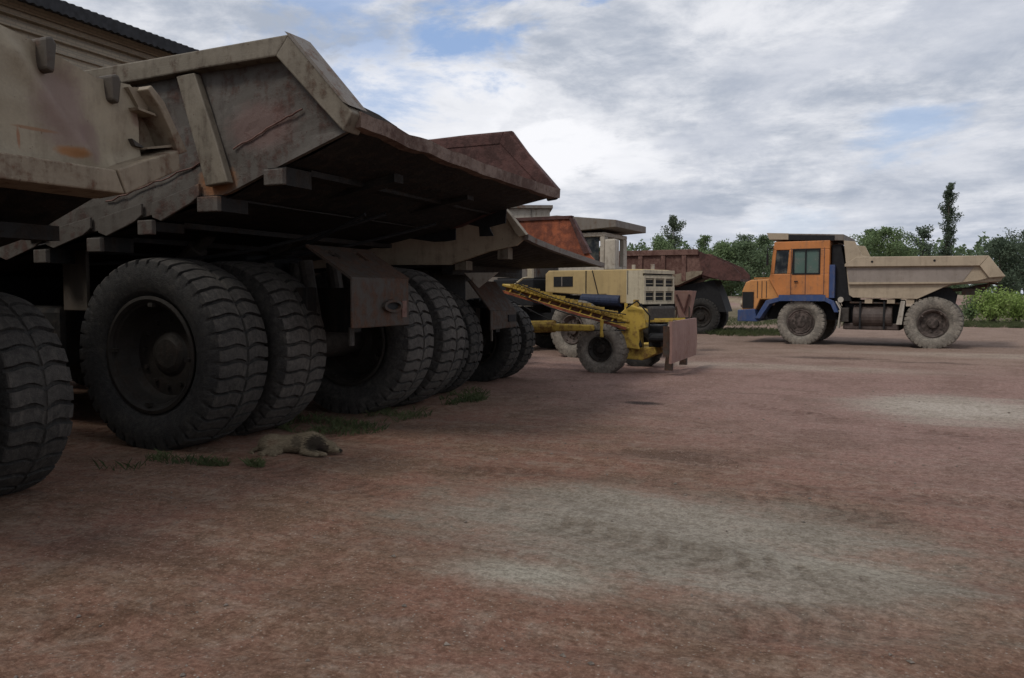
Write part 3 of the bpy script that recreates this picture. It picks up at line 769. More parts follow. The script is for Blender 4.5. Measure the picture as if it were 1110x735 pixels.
# ------------------------------------------------------------ nearest truck: tailgate seen from behind
def build_near_truck():
    r = empty('dump_truck', (-5.3, 0, 0)); o = r.location; r.location.y = 0
    tag(r, 'closest beige dump truck with closed tailgate and rusty stains at the left edge', 'dump truck', 'dump trucks parked around the yard')
    X = -5.3
    # tailgate panel (y, z)
    pts = [(1.0, 3.85), (3.45, 3.49), (3.72, 3.44), (4.24, 3.29), (4.56, 3.31), (4.72, 3.20), (4.93, 2.80), (4.36, 2.52), (4.28, 2.56), (1.0, 2.56)]
    b = MB(o)
    # front sheet as a fine grid clipped to the outline so that it can be dented
    def zrange(y):
        top = [(1.0, 3.85), (3.45, 3.49), (3.72, 3.44), (4.24, 3.29), (4.56, 3.31)]
        bot = [(1.0, 2.56), (4.30, 2.56), (4.93, 2.82)]
        top += [(4.70, 3.20), (4.93, 2.86)]
        f = lambda L: next((a[1] + (b_[1] - a[1]) * (y - a[0]) / (b_[0] - a[0]) for a, b_ in zip(L, L[1:]) if a[0] <= y <= b_[0]), L[-1][1])
        return f(bot), f(top)
    N, K = 90, 26; grid = []
    ys = [1.0 + (4.60 - 1.0) * i / N for i in range(N + 1)]
    for y in ys:
        z0, z1 = zrange(y); col = []
        for j in range(K + 1):
            z = z0 + (z1 - z0) * j / K
            edge = min(1, min(j, K - j) / 5)
            dx = .05 * noise.noise(Vector((y * 1.6, z * 1.9, 1))) + .018 * noise.noise(Vector((y * 5, z * 5, 4)))
            # large press crease running down from the top edge, as on the photographed gate
            cr = (y - 3.55) - (3.4 - z) * .75
            dx += .045 * math.exp(-(cr / .09) ** 2) - .04 * math.exp(-((cr - .28) / .16) ** 2)
            col.append(b._v((X + dx * edge - .10 * (z - 2.56), y, z)))
        grid.append(col)
    for i in range(N):
        for j in range(K): b.bm.faces.new([grid[i][j], grid[i + 1][j], grid[i + 1][j + 1], grid[i][j + 1]])
    g = b.build('tailgate', M['tailgate'], r, smooth=True)
    MB(o).prism_x(pts, X - .32, X - .14).build('tailgate_back', M['beige_rail'], g)
    # bottom box rail and the upturned corner
    rb = MB(o)
    rb.hull8([(X - .15, 1.0, 2.38), (X + .16, 1.0, 2.40), (X + .16, 1.0, 2.57), (X - .15, 1.0, 2.60)], [(X - .15, 4.28, 2.38), (X + .16, 4.30, 2.40), (X + .16, 4.22, 2.57), (X - .15, 4.22, 2.60)])
    rb.build('bottom_rail', M['beige_rail'], g, bevel=.012, warp=.012, cuts=3)
    rb = MB(o)
    rb.hull8([(X - .15, 4.30, 2.38), (X + .16, 4.31, 2.40), (X + .16, 4.235, 2.575), (X - .15, 4.23, 2.60)], [(X - .15, 4.86, 2.67), (X + .12, 4.87, 2.67), (X + .12, 4.86, 2.83), (X - .15, 4.84, 2.87)])
    rb.build('corner_rail', M['beige_rail'], g, bevel=.012, warp=.01, cuts=2)
    # recessed end frame with two ribs
    e = MB(o)
    ya = [(4.62, 3.30), (4.74, 3.20), (4.97, 2.84), (4.88, 2.80), (4.80, 2.98), (4.68, 3.16), (4.58, 3.26)]
    e.prism_x(ya, X - .28, X + .10)
    e.build('end_frame', M['beige_rail'], g, bevel=.01, warp=.012, cuts=1)
    e = MB(o)
    e.prism_x([(4.50, 3.27), (4.60, 3.29), (4.70, 3.14), (4.62, 3.10)], X - .20, X - .02); e.build('rib', M['beige_rail'], g, warp=.006)
    for pr in ([(4.52, 3.115), (4.68, 3.10), (4.70, 3.08), (4.53, 3.095)], [(4.60, 2.80), (4.86, 2.86), (4.85, 2.88), (4.60, 2.815)]):
        MB(o).prism_x(pr, X - .20, X + .055).build('rib', M['beige_rail'], g, warp=.006)
    e = MB(o); e.prism_x([(4.50, 2.87), (4.64, 2.81), (4.53, 2.82)], X - .06, X + .004)
    e.build('torn_opening', M['greasy'], g)
    # hinge lugs on the top edge
    for y, z, h in ((3.83, 3.40, .17), (4.36, 3.27, .14)):
        l = MB(o); l.prism_x([(y - .035, z - h), (y + .025, z - h - .02), (y + .05, z + .02), (y + .02, z + .07), (y - .04, z + .05)], X - .16, X + .02)
        l.build('hinge_lug', M['lug'], g, bevel=.02)
    # the body in front of the gate
    side = [(X - .33, 3.3), (X - .33, 2.62), (-6.6, 2.25), (-8.2, 1.95), (-9.6, 1.9), (-9.9, 3.2)]
    c = MB(o); c.prism_y(side, 4.50, 4.58); c.prism_y(side, 1.2, 1.28)
    c.prism_y([(X - .33, 2.54), (X - .33, 2.46), (-6.6, 2.12), (-8.2, 1.80), (-9.6, 1.78), (-9.6, 1.88), (-8.2, 1.9), (-6.6, 2.2)], 1.285, 4.495)
    c.box(-9.95, -9.85, 1.285, 4.495, 1.9, 3.2)
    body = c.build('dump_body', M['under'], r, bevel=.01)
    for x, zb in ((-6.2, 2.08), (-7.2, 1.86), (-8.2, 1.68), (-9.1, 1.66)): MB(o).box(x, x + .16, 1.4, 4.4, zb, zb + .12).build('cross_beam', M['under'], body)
    for s in (2.3, 3.0): MB(o).box(-11.5, -6.7, s - .09, s + .09, .9, 1.35).build('frame_rail', M['under'], r)
    a = MB(o); a.tube((-6.67, 1.6, .84), (-6.67, 4.2, .84), .16, n=14); a.build('rear_axle', M['greasy'], r)
    for y, fc in ((4.08, 1), (3.42, 1), (2.35, -1), (1.72, -1)):
        wheel(r, -6.67 - X, y, .86, .56, .44, .16, fc, 'tyre', 'rim', 34, z=.84, roll=random.random())
    MB(o).box(-9.4, -7.7, 1.6, 4.3, .9, 1.95).build('gearbox', M['black'], r, bevel=.08)
    # cab far to the left, out of the photograph
    off = (-5.3, 0, 0)
    cab = MB(o); cab.box(-11.6, -10.1, 2.7, 4.4, 1.5, 3.1); cab.box(-12.3, -11.6, 1.7, 4.4, .95, 2.0)
    cab.build('cab', M['beige_rail'], r, bevel=.04)
    for y, fc in ((4.05, 1), (1.75, -1)):
        wheel(r, -11.0 - X, y, .86, .56, .44, .08, fc, 'tyre', 'rim', 34, z=.84)


build_near_truck()


# ------------------------------------------------------------ big truck: the main one
def build_big_truck():
    ox, oy = -6.8, 8.2
    r = empty('dump_truck', (ox, oy, 0)); o = r.location
    tag(r, 'large grey beige dump truck whose raised tail hangs over four huge tyres', 'dump truck', 'dump trucks parked around the yard')
    Yn, Yf = 5.92, 10.5
    side = [(-12.3, 3.93), (-7.25, 3.93), (-5.6, 3.98), (-4.86, 3.98), (-4.22, 3.14), (-4.7, 2.98), (-5.12, 2.84), (-5.72, 2.63), (-6.1, 2.58), (-7.0, 2.42), (-7.6, 2.32), (-8.5, 2.22), (-9.2, 2.12), (-10.4, 1.95), (-12.3, 1.9)]
    b = MB(o)
    def zr(x):
        f = lambda L: next(a[1] + (c_[1] - a[1]) * (x - a[0]) / (c_[0] - a[0]) for a, c_ in zip(L, L[1:]) if a[0] - 1e-6 <= x <= c_[0] + 1e-6)
        return f(side[4:][::-1]), f(side[:5])
    NX, NZ = 120, 18; cols = []
    for i in range(NX + 1):
        x = -12.3 + (12.3 - 4.22) * (i / NX); z0, z1 = zr(x); z1 = max(z1, z0 + .01); row = []
        for j_ in range(NZ + 1):
            z = z0 + (z1 - z0) * j_ / NZ; ed = min(1, min(j_, NZ - j_) / 3)
            dy = .030 * noise.noise(Vector((x * 1.5, z * 1.5, 3))) + .014 * noise.noise(Vector((x * 4, z * 4, 7))) + .006 * noise.noise(Vector((x * 11, z * 11, 7)))
            row.append((b._v((x, Yn + .035 + dy * ed, z)), b._v((x, Yn + .09, z))))
        cols.append(row)
    for i in range(NX):
        for j_ in range(NZ):
            A, B_, C_, D_ = cols[i][j_], cols[i + 1][j_], cols[i + 1][j_ + 1], cols[i][j_ + 1]
            b.bm.faces.new([A[0], B_[0], C_[0], D_[0]]); b.bm.faces.new([A[1], D_[1], C_[1], B_[1]])
        b.bm.faces.new([cols[i][0][0], cols[i][0][1], cols[i + 1][0][1], cols[i + 1][0][0]])
        b.bm.faces.new([cols[i][NZ][0], cols[i + 1][NZ][0], cols[i + 1][NZ][1], cols[i][NZ][1]])
    far = [(x + (.2 if x > -6 else 0), z) for x, z in side]
    body = b.build('dump_body', M['body_grey'], r)
    MB(o).prism_y(far, Yf - .09, Yf - .02).build('far_side', M['rust_dark'], body, bevel=.008)
    MB(o).prism_y([(-12.3, 3.9), (-12.2, 3.9), (-12.0, 1.95), (-12.1, 1.95)], Yn + .1, Yf - .1).build('front_board', M['body_grey'], body)
    # floor: rising tail, slightly sagging lip (grid in x,y)
    fp = [(-4.22, 3.20), (-4.7, 3.02), (-5.12, 2.90), (-5.72, 2.67), (-6.1, 2.60), (-7.6, 2.31), (-9.2, 2.10), (-10.4, 1.95), (-12.1, 1.92)]
    fpf = [(-4.00, 3.06), (-4.6, 2.95), (-5.12, 2.86), (-5.72, 2.66), (-6.1, 2.60), (-7.6, 2.31), (-9.2, 2.10), (-10.4, 1.95), (-12.1, 1.92)]
    def fl(th):
        m = MB(o); N = 24; g = []
        for k in range(N + 1):
            t = k / N; y = Yn + .10 + (Yf - Yn - .2) * t; row = []
            for (xa, za), (xb, zb) in zip(fp, fpf):
                sag = -.035 * math.sin(math.pi * t) * (1 if xa > -5 else 0)
                row.append((xa + (xb - xa) * t, y, za + (zb - za) * t + sag + th + .012 * noise.noise(Vector((xa, y * 1.5, 0)))))
            g.append(row)
        return g
    up, dn = fl(.02), fl(-.06)
    m = MB(o)
    U = [[m._v(p) for p in row] for row in up]; D = [[m._v(p) for p in row] for row in dn]
    for k in range(24):
        for i in range(len(fp) - 1):
            m.bm.faces.new([U[k][i], U[k][i + 1], U[k + 1][i + 1], U[k + 1][i]])
            m.bm.faces.new([D[k][i], D[k + 1][i], D[k + 1][i + 1], D[k][i + 1]])
        m.bm.faces.new([U[k][0], U[k + 1][0], D[k + 1][0], D[k][0]])
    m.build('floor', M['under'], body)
    # the worn lip along the tail edge, built as a bent flat bar
    lp = MB(o); N = 24; prev = None
    for k in range(N + 1):
        t = k / N; y = Yn + .02 + (Yf - Yn + .02) * t
        x = -4.15 + .17 * t; z = 3.20 - .14 * t - .035 * math.sin(math.pi * t) + .022 * noise.noise(Vector((y * 2.6, 5, 0))) + .008 * noise.noise(Vector((y * 11, 5, 0)))
        h = .075 + .010 * noise.noise(Vector((y * 4, 8, 0)))
        ring = [lp._v((x - .10, y, z - h)), lp._v((x + .012, y, z - h * .9)), lp._v((x + .02, y, z + h * .85)), lp._v((x - .10, y, z + h))]
        if prev:
            for i in range(4): lp.bm.faces.new([prev[i], prev[(i + 1) % 4], ring[(i + 1) % 4], ring[i]])
        else: lp.bm.faces.new(ring)
        prev = ring
    lp.bm.faces.new(prev[::-1])
    lp.build('tail_lip', M['lip_brown'], body)
    # rounded far tip of the lip
    t = MB(o); t.hull8([(-4.15, Yf - .02, 2.95), (-3.96, Yf - .02, 2.97), (-3.96, Yf - .02, 3.14), (-4.15, Yf - .02, 3.22)], [(-4.2, Yf + .14, 3.0), (-4.06, Yf + .14, 3.02), (-4.06, Yf + .14, 3.1), (-4.2, Yf + .14, 3.15)])
    t.build('lip_end', M['under'], body, bevel=.03)
    # jagged inner plate standing above the lip near the peak
    j = MB(o)
    zs = [(5.98, 3.98, -4.86), (6.1, 3.90, -4.80), (6.3, 3.78, -4.74), (6.32, 3.70, -4.73), (6.6, 3.60, -4.66), (6.62, 3.54, -4.66), (6.9, 3.48, -4.58), (7.15, 3.40, -4.52), (7.17, 3.33, -4.5)]
    for a, c in zip(zs, zs[1:]):
        j.hull8([(a[2] - .05, a[0], 3.16), (a[2], a[0], 3.16), (a[2], a[0], a[1]), (a[2] - .05, a[0], a[1])], [(c[2] - .05, c[0], 3.14), (c[2], c[0], 3.14), (c[2], c[0], c[1]), (c[2] - .05, c[0], c[1])])
    j.build('wear_plate', M['greasy'], body)
    # top rails
    rl = MB(o)
    rl.hull8([(-12.3, Yn - .09, 3.76), (-12.3, Yn + .12, 3.76), (-12.3, Yn + .12, 3.95), (-12.3, Yn - .09, 3.95)], [(-4.98, Yn - .09, 3.83), (-4.98, Yn + .12, 3.83), (-4.83, Yn + .12, 4.02), (-4.83, Yn - .09, 4.02)])
    rl.build('top_rail', M['rail_grey'], body, bevel=.015, warp=.018, cuts=7)
    rl = MB(o)
    rl.hull8([(-12.3, Yf - .1, 3.78), (-12.3, Yf + .08, 3.78), (-12.3, Yf + .08, 3.93), (-12.3, Yf - .1, 3.93)], [(-4.85, Yf - .1, 3.80), (-4.85, Yf + .08, 3.80), (-4.78, Yf + .08, 3.97), (-4.78, Yf - .1, 3.97)])
    rl.build('top_rail', M['rust_dark'], body, bevel=.015)
    # sloping rear rails
    q = MB(o); q.prism_y([(-4.825, 4.02), (-4.78, 3.99), (-4.14, 3.24), (-4.24, 3.08), (-4.98, 3.83)], Yn - .10, Yn + .13)
    q.build('rear_rail', M['rail_grey'], body, bevel=.015, warp=.012, cuts=2)
    q = MB(o); q.prism_y([(-4.78, 3.97), (-4.70, 3.95), (-3.96, 3.12), (-4.12, 3.06), (-4.86, 3.82)], Yf - .1, Yf + .08)
    q.build('rear_rail', M['rust_dark'], body, bevel=.015)
    # cap plate on the peak edge
    q = MB(o); q.hull8([(-4.86, Yn - .12, 4.03), (-4.79, Yn - .12, 4.0), (-4.79, Yn + .16, 4.0), (-4.86, Yn + .16, 4.04)], [(-4.23, Yn - .12, 3.34), (-4.16, Yn - .12, 3.30), (-4.16, Yn + .16, 3.30), (-4.23, Yn + .16, 3.36)])
    q.build('cap_plate', M['canopy'], body)
    # slanting side post and folds in the side sheet
    q = MB(o); q.hull8([(-6.27, Yn - .055, 3.80), (-6.02, Yn - .07, 3.80), (-6.02, Yn + .018, 3.80), (-6.27, Yn + .018, 3.80)], [(-5.92, Yn - .055, 2.70), (-5.62, Yn - .07, 2.72), (-5.62, Yn + .018, 2.72), (-5.92, Yn + .018, 2.70)])
    q.build('side_post', M['rail_grey'], body, bevel=.012, warp=.01, cuts=2)
    for x0 in (-8.6, -10.6):
        q = MB(o); q.hull8([(x0 - .3, Yn - .055, 3.76), (x0 - .05, Yn - .07, 3.76), (x0 - .05, Yn + .018, 3.76), (x0 - .3, Yn + .018, 3.76)], [(x0, Yn - .055, 2.25), (x0 + .3, Yn - .07, 2.27), (x0 + .3, Yn + .018, 2.27), (x0, Yn + .018, 2.25)])
        q.build('side_post', M['rail_grey'], body, bevel=.012)
    rs = random.Random(12)
    for (xa, za, xb, zb) in ((-5.62, 3.05, -4.78, 3.36), (-7.4, 2.62, -5.95, 2.96)):
        q = MB(o); pts = [(xa + (xb - xa) * i / 14, Yn + .016, za + (zb - za) * i / 14 + rs.uniform(-.012, .012)) for i in range(15)]
        q.path(pts, .009, 5); q.build('weld_seam', M['rust_brown'], body)
    # scalloped lower strip
    q = MB(o)
    for (xa, za, xb, zb) in ((-9.15, 2.14, -8.42, 2.26), (-8.34, 2.26, -7.62, 2.37), (-7.5, 2.37, -6.85, 2.48), (-6.7, 2.50, -6.05, 2.64)):
        q.prism_y([(xa, za - .07), (xa + .12, za - .11), (xb - .12, zb - .09), (xb, zb - .02), (xb, zb + .1), (xa, za + .08)], Yn - .012, Yn + .018)
    q.build('lower_strip', M['body_grey'], body, bevel=.006)
    # transverse beams whose pale ends show below the side sheet
    for x, z, h, w in ((-8.43, 2.14, .15, .2), (-7.56, 2.24, .14, .2), (-6.79, 2.37, .08, .2), (-5.93, 2.60, .14, .26), (-5.10, 2.82, .15, .22)):
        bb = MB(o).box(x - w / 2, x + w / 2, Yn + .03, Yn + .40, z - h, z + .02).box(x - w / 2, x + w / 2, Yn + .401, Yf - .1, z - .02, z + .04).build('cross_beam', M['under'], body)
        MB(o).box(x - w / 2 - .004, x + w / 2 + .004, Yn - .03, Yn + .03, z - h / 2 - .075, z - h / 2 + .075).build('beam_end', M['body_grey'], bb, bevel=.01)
    # jagged black sheet added below the far floor edge, standing in for shadow
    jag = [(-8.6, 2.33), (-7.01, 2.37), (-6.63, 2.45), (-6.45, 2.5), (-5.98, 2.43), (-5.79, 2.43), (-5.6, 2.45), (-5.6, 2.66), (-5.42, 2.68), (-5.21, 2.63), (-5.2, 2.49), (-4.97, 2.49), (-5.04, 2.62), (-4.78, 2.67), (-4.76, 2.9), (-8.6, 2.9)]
    m2 = MB(o); m2.prism_y(jag, Yf - .05, Yf - .03); m2.build('shade_sheet', M['black'], body)
    # long beams below the floor
    for y in (7.3, 9.0):
        q = MB(o); q.hull8([(-12, y - .09, 1.6), (-12, y + .09, 1.6), (-12, y + .09, 1.95), (-12, y - .09, 1.95)], [(-4.6, y - .09, 2.84), (-4.6, y + .09, 2.84), (-4.6, y + .09, 2.94), (-4.6, y - .09, 2.94)])
        q.build('long_beam', M['under'], body)
    # chassis
    for y in (7.45, 8.35):
        MB(o).box(-13.4, -5.9, y - .09, y + .09, 1.15, 1.72).build('frame_rail', M['under'], r, bevel=.01)
    # rear hitch box
    bx = MB(o)
    x0 = -5.15
    bx.box(x0, x0 + .03, 7.15, 8.33, 1.26, 1.83); bx.box(-5.75, x0 - .001, 8.29, 8.32, 1.3, 1.8)
    hb = bx.build('hitch_box', M['box_rust'], r, bevel=.012)
    # sloping top plate with holes cut in it
    tp = MB(o)
    def P(s, t): return (-5.72 + (x0 + .03 + 5.72) * t, 7.13 + 1.22 * s, 2.20 + (1.835 - 2.20) * t)
    S_, T_ = 24, 14
    def hole(s, t): return ((s - .22) ** 2 / .0040 + (t - .28) ** 2 / .016 < 1) or ((s - .66) ** 2 / .0040 + (t - .28) ** 2 / .016 < 1)
    for i in range(S_):
        for jn in range(T_):
            if hole((i + .5) / S_, (jn + .5) / T_): continue
            a = [P(i / S_, jn / T_), P((i + 1) / S_, jn / T_), P((i + 1) / S_, (jn + 1) / T_), P(i / S_, (jn + 1) / T_)]
            tp.face(a)
    bmesh.ops.remove_doubles(tp.bm, verts=tp.bm.verts, dist=1e-4)
    tpo = tp.build('top_plate', M['box_rust'], hb)
    sm = tpo.modifiers.new('thickness', 'SOLIDIFY'); sm.thickness = .03
    # oval eye in the rear face
    ev = MB(o)
    n = 20
    A = [(x0 + .055, 7.93 + .20 * math.cos(2 * math.pi * k / n), 1.50 + .075 * math.sin(2 * math.pi * k / n) + .0) for k in range(n)]
    B = [(x0 + .055, 7.93 + .15 * math.cos(2 * math.pi * k / n), 1.50 + .045 * math.sin(2 * math.pi * k / n)) for k in range(n)]
    for k in range(n):
        k2 = (k + 1) % n; ev.face([A[k], A[k2], B[k2], B[k]])
    eo = ev.build('towing_eye', M['box_rust'], hb); sm = eo.modifiers.new('thickness', 'SOLIDIFY'); sm.thickness = .04; sm.offset = 0
    ev = MB(o); ev.hull8([(x0 + .031, y_, z_) for _, y_, z_ in B], [(x0 + .038, y_, z_) for _, y_, z_ in B]).build('eye_hole', M['black'], hb)
    ev = MB(o); ev.box(x0 + .031, x0 + .042, 8.16, 8.26, 1.36, 1.56); ev.build('weld_patch', M['rust_brown'], hb)
    MB(o).tube((-5.35, 7.45, 1.26), (-5.35, 7.45, 1.05), .035, n=8).build('drain_pipe', M['greasy'], hb)
    # axle with differential
    a = MB(o); a.tube((-6.85, 6.75, 1.0), (-6.5, 9.4, 1.0), .21, n=20); a.tube((-6.45, 7.95, .95), (-6.75, 7.95, .95), .42, n=24)
    a.build('rear_axle', M['greasy'], r, smooth=True)
    for x, y, fc, mt in ((-6.86, 6.28, -1, 'tyre'), (-6.84, 7.27, 1, 'tyre_dusty'), (-6.48, 9.20, -1, 'tyre_dusty'), (-6.44, 10.06, 1, 'tyre_dusty')):
        wheel(r, x - ox, y - oy, 1.045, .76, .59, .34, fc, mt, 'rim', 40, z=1.02, rz=R(1 if y < 8 else 2), roll=random.random(), sink=.02)
    MB(o).box(-7.9, -7.1, 7.7, 8.9, .7, 2.15).build('suspension', M['black'], r, bevel=.1)
    MB(o).box(-12.2, -10.3, 6.5, 9.9, .8, 1.9).build('engine_block', M['black'], r, bevel=.08)
    # mud guard plate hanging at the front of the tyres
    q = MB(o); q.box(-8.55, -8.15, 6.25, 6.30, 1.45, 2.15); q.build('guard_plate', M['lug'], r, bevel=.01)
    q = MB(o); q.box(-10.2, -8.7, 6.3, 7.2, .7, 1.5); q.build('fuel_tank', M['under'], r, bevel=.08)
    # cylinders below the floor and hoses
    for y in (7.2, 8.6):
        q = MB(o); q.tube((-8.6, y, 1.3), (-7.4, y, 2.2), .12, n=14); q.tube((-7.42, y, 2.18), (-7.2, y, 2.35), .07, n=12)
        q.build('tipping_ram', M['greasy'], r)
    rnd = random.Random(9)
    for k in range(3):
        y0_, y1_ = rnd.uniform(6.3, 9.6), rnd.uniform(6.3, 9.6); q = MB(o)
        pts = [(-8.2 + 3.0 * i / 10, y0_ + (y1_ - y0_) * i / 10, 1.95 + .06 * i - .16 * math.sin(math.pi * i / 10) + .02 * k) for i in range(11)]
        q.path(pts, .022, 6); q.build('hose', M['black'], r)
    for y in (7.9, 8.45):
        for sx in (0, 1): q = MB(o); q.tube((-6.2 - sx * .9, y, 1.2), (-6.35 - sx * .6, y, 2.05), .09, n=12); q.build('shock_absorber', M['greasy'], r)
    # front end, hidden behind the nearest truck from the photograph
    q = MB(o); q.box(-14.2, -12.6, 8.0, 9.9, 1.9, 3.6); q.box(-15.1, -14.21, 6.3, 9.9, 1.1, 2.4)
    co = q.build('cab', M['rail_grey'], r, bevel=.05)
    q = MB(o); q.box(-15.0, -12.4, Yn + .3, Yf - .3, 3.95, 4.1); q.build('canopy', M['rail_grey'], r, bevel=.03)
    for y, fc in ((6.3, -1), (10.0, 1)):
        wheel(r, -12.6 - ox, y - oy, 1.045, .76, .59, .12, fc, 'tyre', 'rim', 40, z=1.02)


build_big_truck()


# ------------------------------------------------------------ third truck with orange rusty inside
def build_third_truck():
    ox, oy = -6.6, 12.4
    r = empty('dump_truck', (ox, oy, 0)); o = r.location
    tag(r, 'pale beige dump truck with bright orange rust inside its tail, behind the large one', 'dump truck', 'dump trucks parked around the yard')
    Yn, Yf = 11.0, 14.0
    near = [(-10.6, 2.95), (-5.10, 2.98), (-5.02, 2.90), (-4.69, 2.52), (-4.85, 2.44), (-5.3, 2.38), (-6.13, 2.22), (-7.4, 2.26), (-10.4, 2.2)]
    far = [(-10.6, 3.02), (-6.06, 3.07), (-5.03, 3.05), (-4.70, 2.42), (-4.5, 2.2), (-5.3, 2.2), (-6.13, 2.18), (-7.4, 2.2), (-10.4, 2.15)]
    b = MB(o)
    b.prism_y([(-10.6, 2.86), (-5.75, 2.86), (-5.10, 2.98), (-5.02, 2.90), (-4.69, 2.50), (-4.85, 2.38), (-5.3, 2.30), (-6.0, 2.10), (-7.4, 2.12), (-10.4, 2.02)], Yn, Yn + .07)
    body = b.build('dump_body', M['beige3'], r, bevel=.006)
    MB(o).prism_y(far, Yf - .07, Yf).build('far_side', M['rust_orange'], body)
    q = MB(o); q.prism_y([(-5.12, 2.99), (-5.0, 2.93), (-4.66, 2.53), (-4.80, 2.50)], Yn - .05, Yn + .08); q.build('rear_rail', M['beige3'], body, bevel=.01)
    q = MB(o); q.prism_y([(-5.06, 3.07), (-4.98, 3.05), (-4.64, 2.40), (-4.76, 2.38)], Yf - .1, Yf + .05); q.prism_y([(-10.6, 3.02), (-10.6, 3.09), (-5.0, 3.10), (-5.05, 3.04)], Yf - .1, Yf + .05); q.build('far_rail', M['rust_dark'], body)
    # floor and lip
    f = MB(o); N = 14
    for k in range(N):
        t0, t1 = k / N, (k + 1) / N
        ya, yb = Yn + .08 + (Yf - Yn - .16) * t0, Yn + .08 + (Yf - Yn - .16) * t1
        za, zb = 2.47 - .33 * t0 ** .8, 2.47 - .33 * t1 ** .8
        xa, xb = -4.70 + .24 * t0, -4.70 + .24 * t1
        f.hull8([(xa, ya, za), (-5.9, ya, 2.12), (-7.4, ya, 2.02), (-10.4, ya, 1.98), (-10.4, ya, 2.06), (-7.4, ya, 2.1), (-5.9, ya, 2.2), (xa, ya, za + .07)], [(xb, yb, zb), (-5.9, yb, 2.12), (-7.4, yb, 2.02), (-10.4, yb, 1.98), (-10.4, yb, 2.06), (-7.4, yb, 2.1), (-5.9, yb, 2.2), (xb, yb, zb + .07)])
    f.build('floor', M['under'], body)
    l = MB(o)
    for k in range(N):
        t0, t1 = k / N, (k + 1) / N
        P = lambda t: (-4.68 + .24 * t, Yn - .02 + (Yf - Yn + .06) * t, 2.50 - .33 * t ** .8)
        l.bar(P(t0), P(t1), .09, .085)
    l.build('tail_lip', M['canopy'], body)
    q = MB(o); q.box(-5.95, -5.75, Yn + .08, Yn + .30, 2.02, 2.20); q.box(-5.2, -5.02, Yn + .08, Yn + .25, 2.18, 2.36); q.build('beam_end', M['rail_grey'], body)
    q = MB(o); q.box(-7.0, -6.8, Yn + .1, Yf - .1, 1.88, 2.04); q.box(-6.2, -6.0, Yn + .1, Yf - .1, 1.95, 2.12); q.build('cross_beam', M['under'], body)
    q = MB(o); q.face([(-5.9, 11.3, 1.98), (-5.3, 11.3, 1.98), (-5.65, 11.32, 1.74)]); g = q.build('gusset', M['pillar'], r); s = g.modifiers.new('thickness', 'SOLIDIFY'); s.thickness = .03
    for y in (12.0, 12.8): MB(o).box(-11.5, -6.0, y - .08, y + .08, .95, 1.4).build('frame_rail', M['under'], r)
    # hitch box
    q = MB(o); x0 = -5.6
    q.hull8([(x0, 11.68, 1.04), (x0, 12.72, 1.06), (x0 - .03, 12.72, 1.06), (x0 - .03, 11.68, 1.04)], [(x0, 11.68, 1.36), (x0, 12.72, 1.36), (x0 - .03, 12.72, 1.36), (x0 - .03, 11.68, 1.36)])
    q.hull8([(x0, 11.68, 1.362), (x0, 12.72, 1.362), (x0 - .04, 12.72, 1.362), (x0 - .04, 11.68, 1.362)], [(-6.0, 11.68, 1.86), (-6.0, 12.72, 1.86), (-6.05, 12.72, 1.86), (-6.05, 11.68, 1.86)])
    hb = q.build('hitch_box', M['box_rust'], r, bevel=.012)
    q = MB(o); q.box(x0 - .01, x0 + .02, 12.35, 12.65, 1.16, 1.28).build('towing_eye', M['black'], hb)
    MB(o).box(x0 - .02, x0 + .004, 11.7, 11.74, .86, 1.04).build('strap', M['lug'], hb)
    a = MB(o); a.tube((-6.6, 10.9, .78), (-6.6, 13.9, .78), .16, n=16); a.build('rear_axle', M['greasy'], r)
    for y, fc in ((10.92, -1), (11.45, 1), (13.25, -1), (13.93, 1)):
        wheel(r, -6.6 - ox, y - oy, .80 if y > 12 else .90, .46, .42, .15, fc, 'tyre', 'rim', 34, z=.79 if y > 12 else .88, roll=random.random())
    MB(o).box(-8.2, -6.75, 11.72, 13.05, .7, 2.05).build('suspension', M['black'], r, bevel=.08)
    q = MB(o); q.box(-12.4, -10.9, 12.4, 13.9, 1.4, 3.0); q.box(-13.1, -12.41, 11.1, 13.9, .9, 1.9); q.build('cab', M['beige3'], r, bevel=.04)
    for y, fc in ((11.25, -1), (13.75, 1)):
        wheel(r, -11.6 - ox, y - oy, .80, .46, .42, .06, fc, 'tyre', 'rim', 34, z=.79)


build_third_truck()


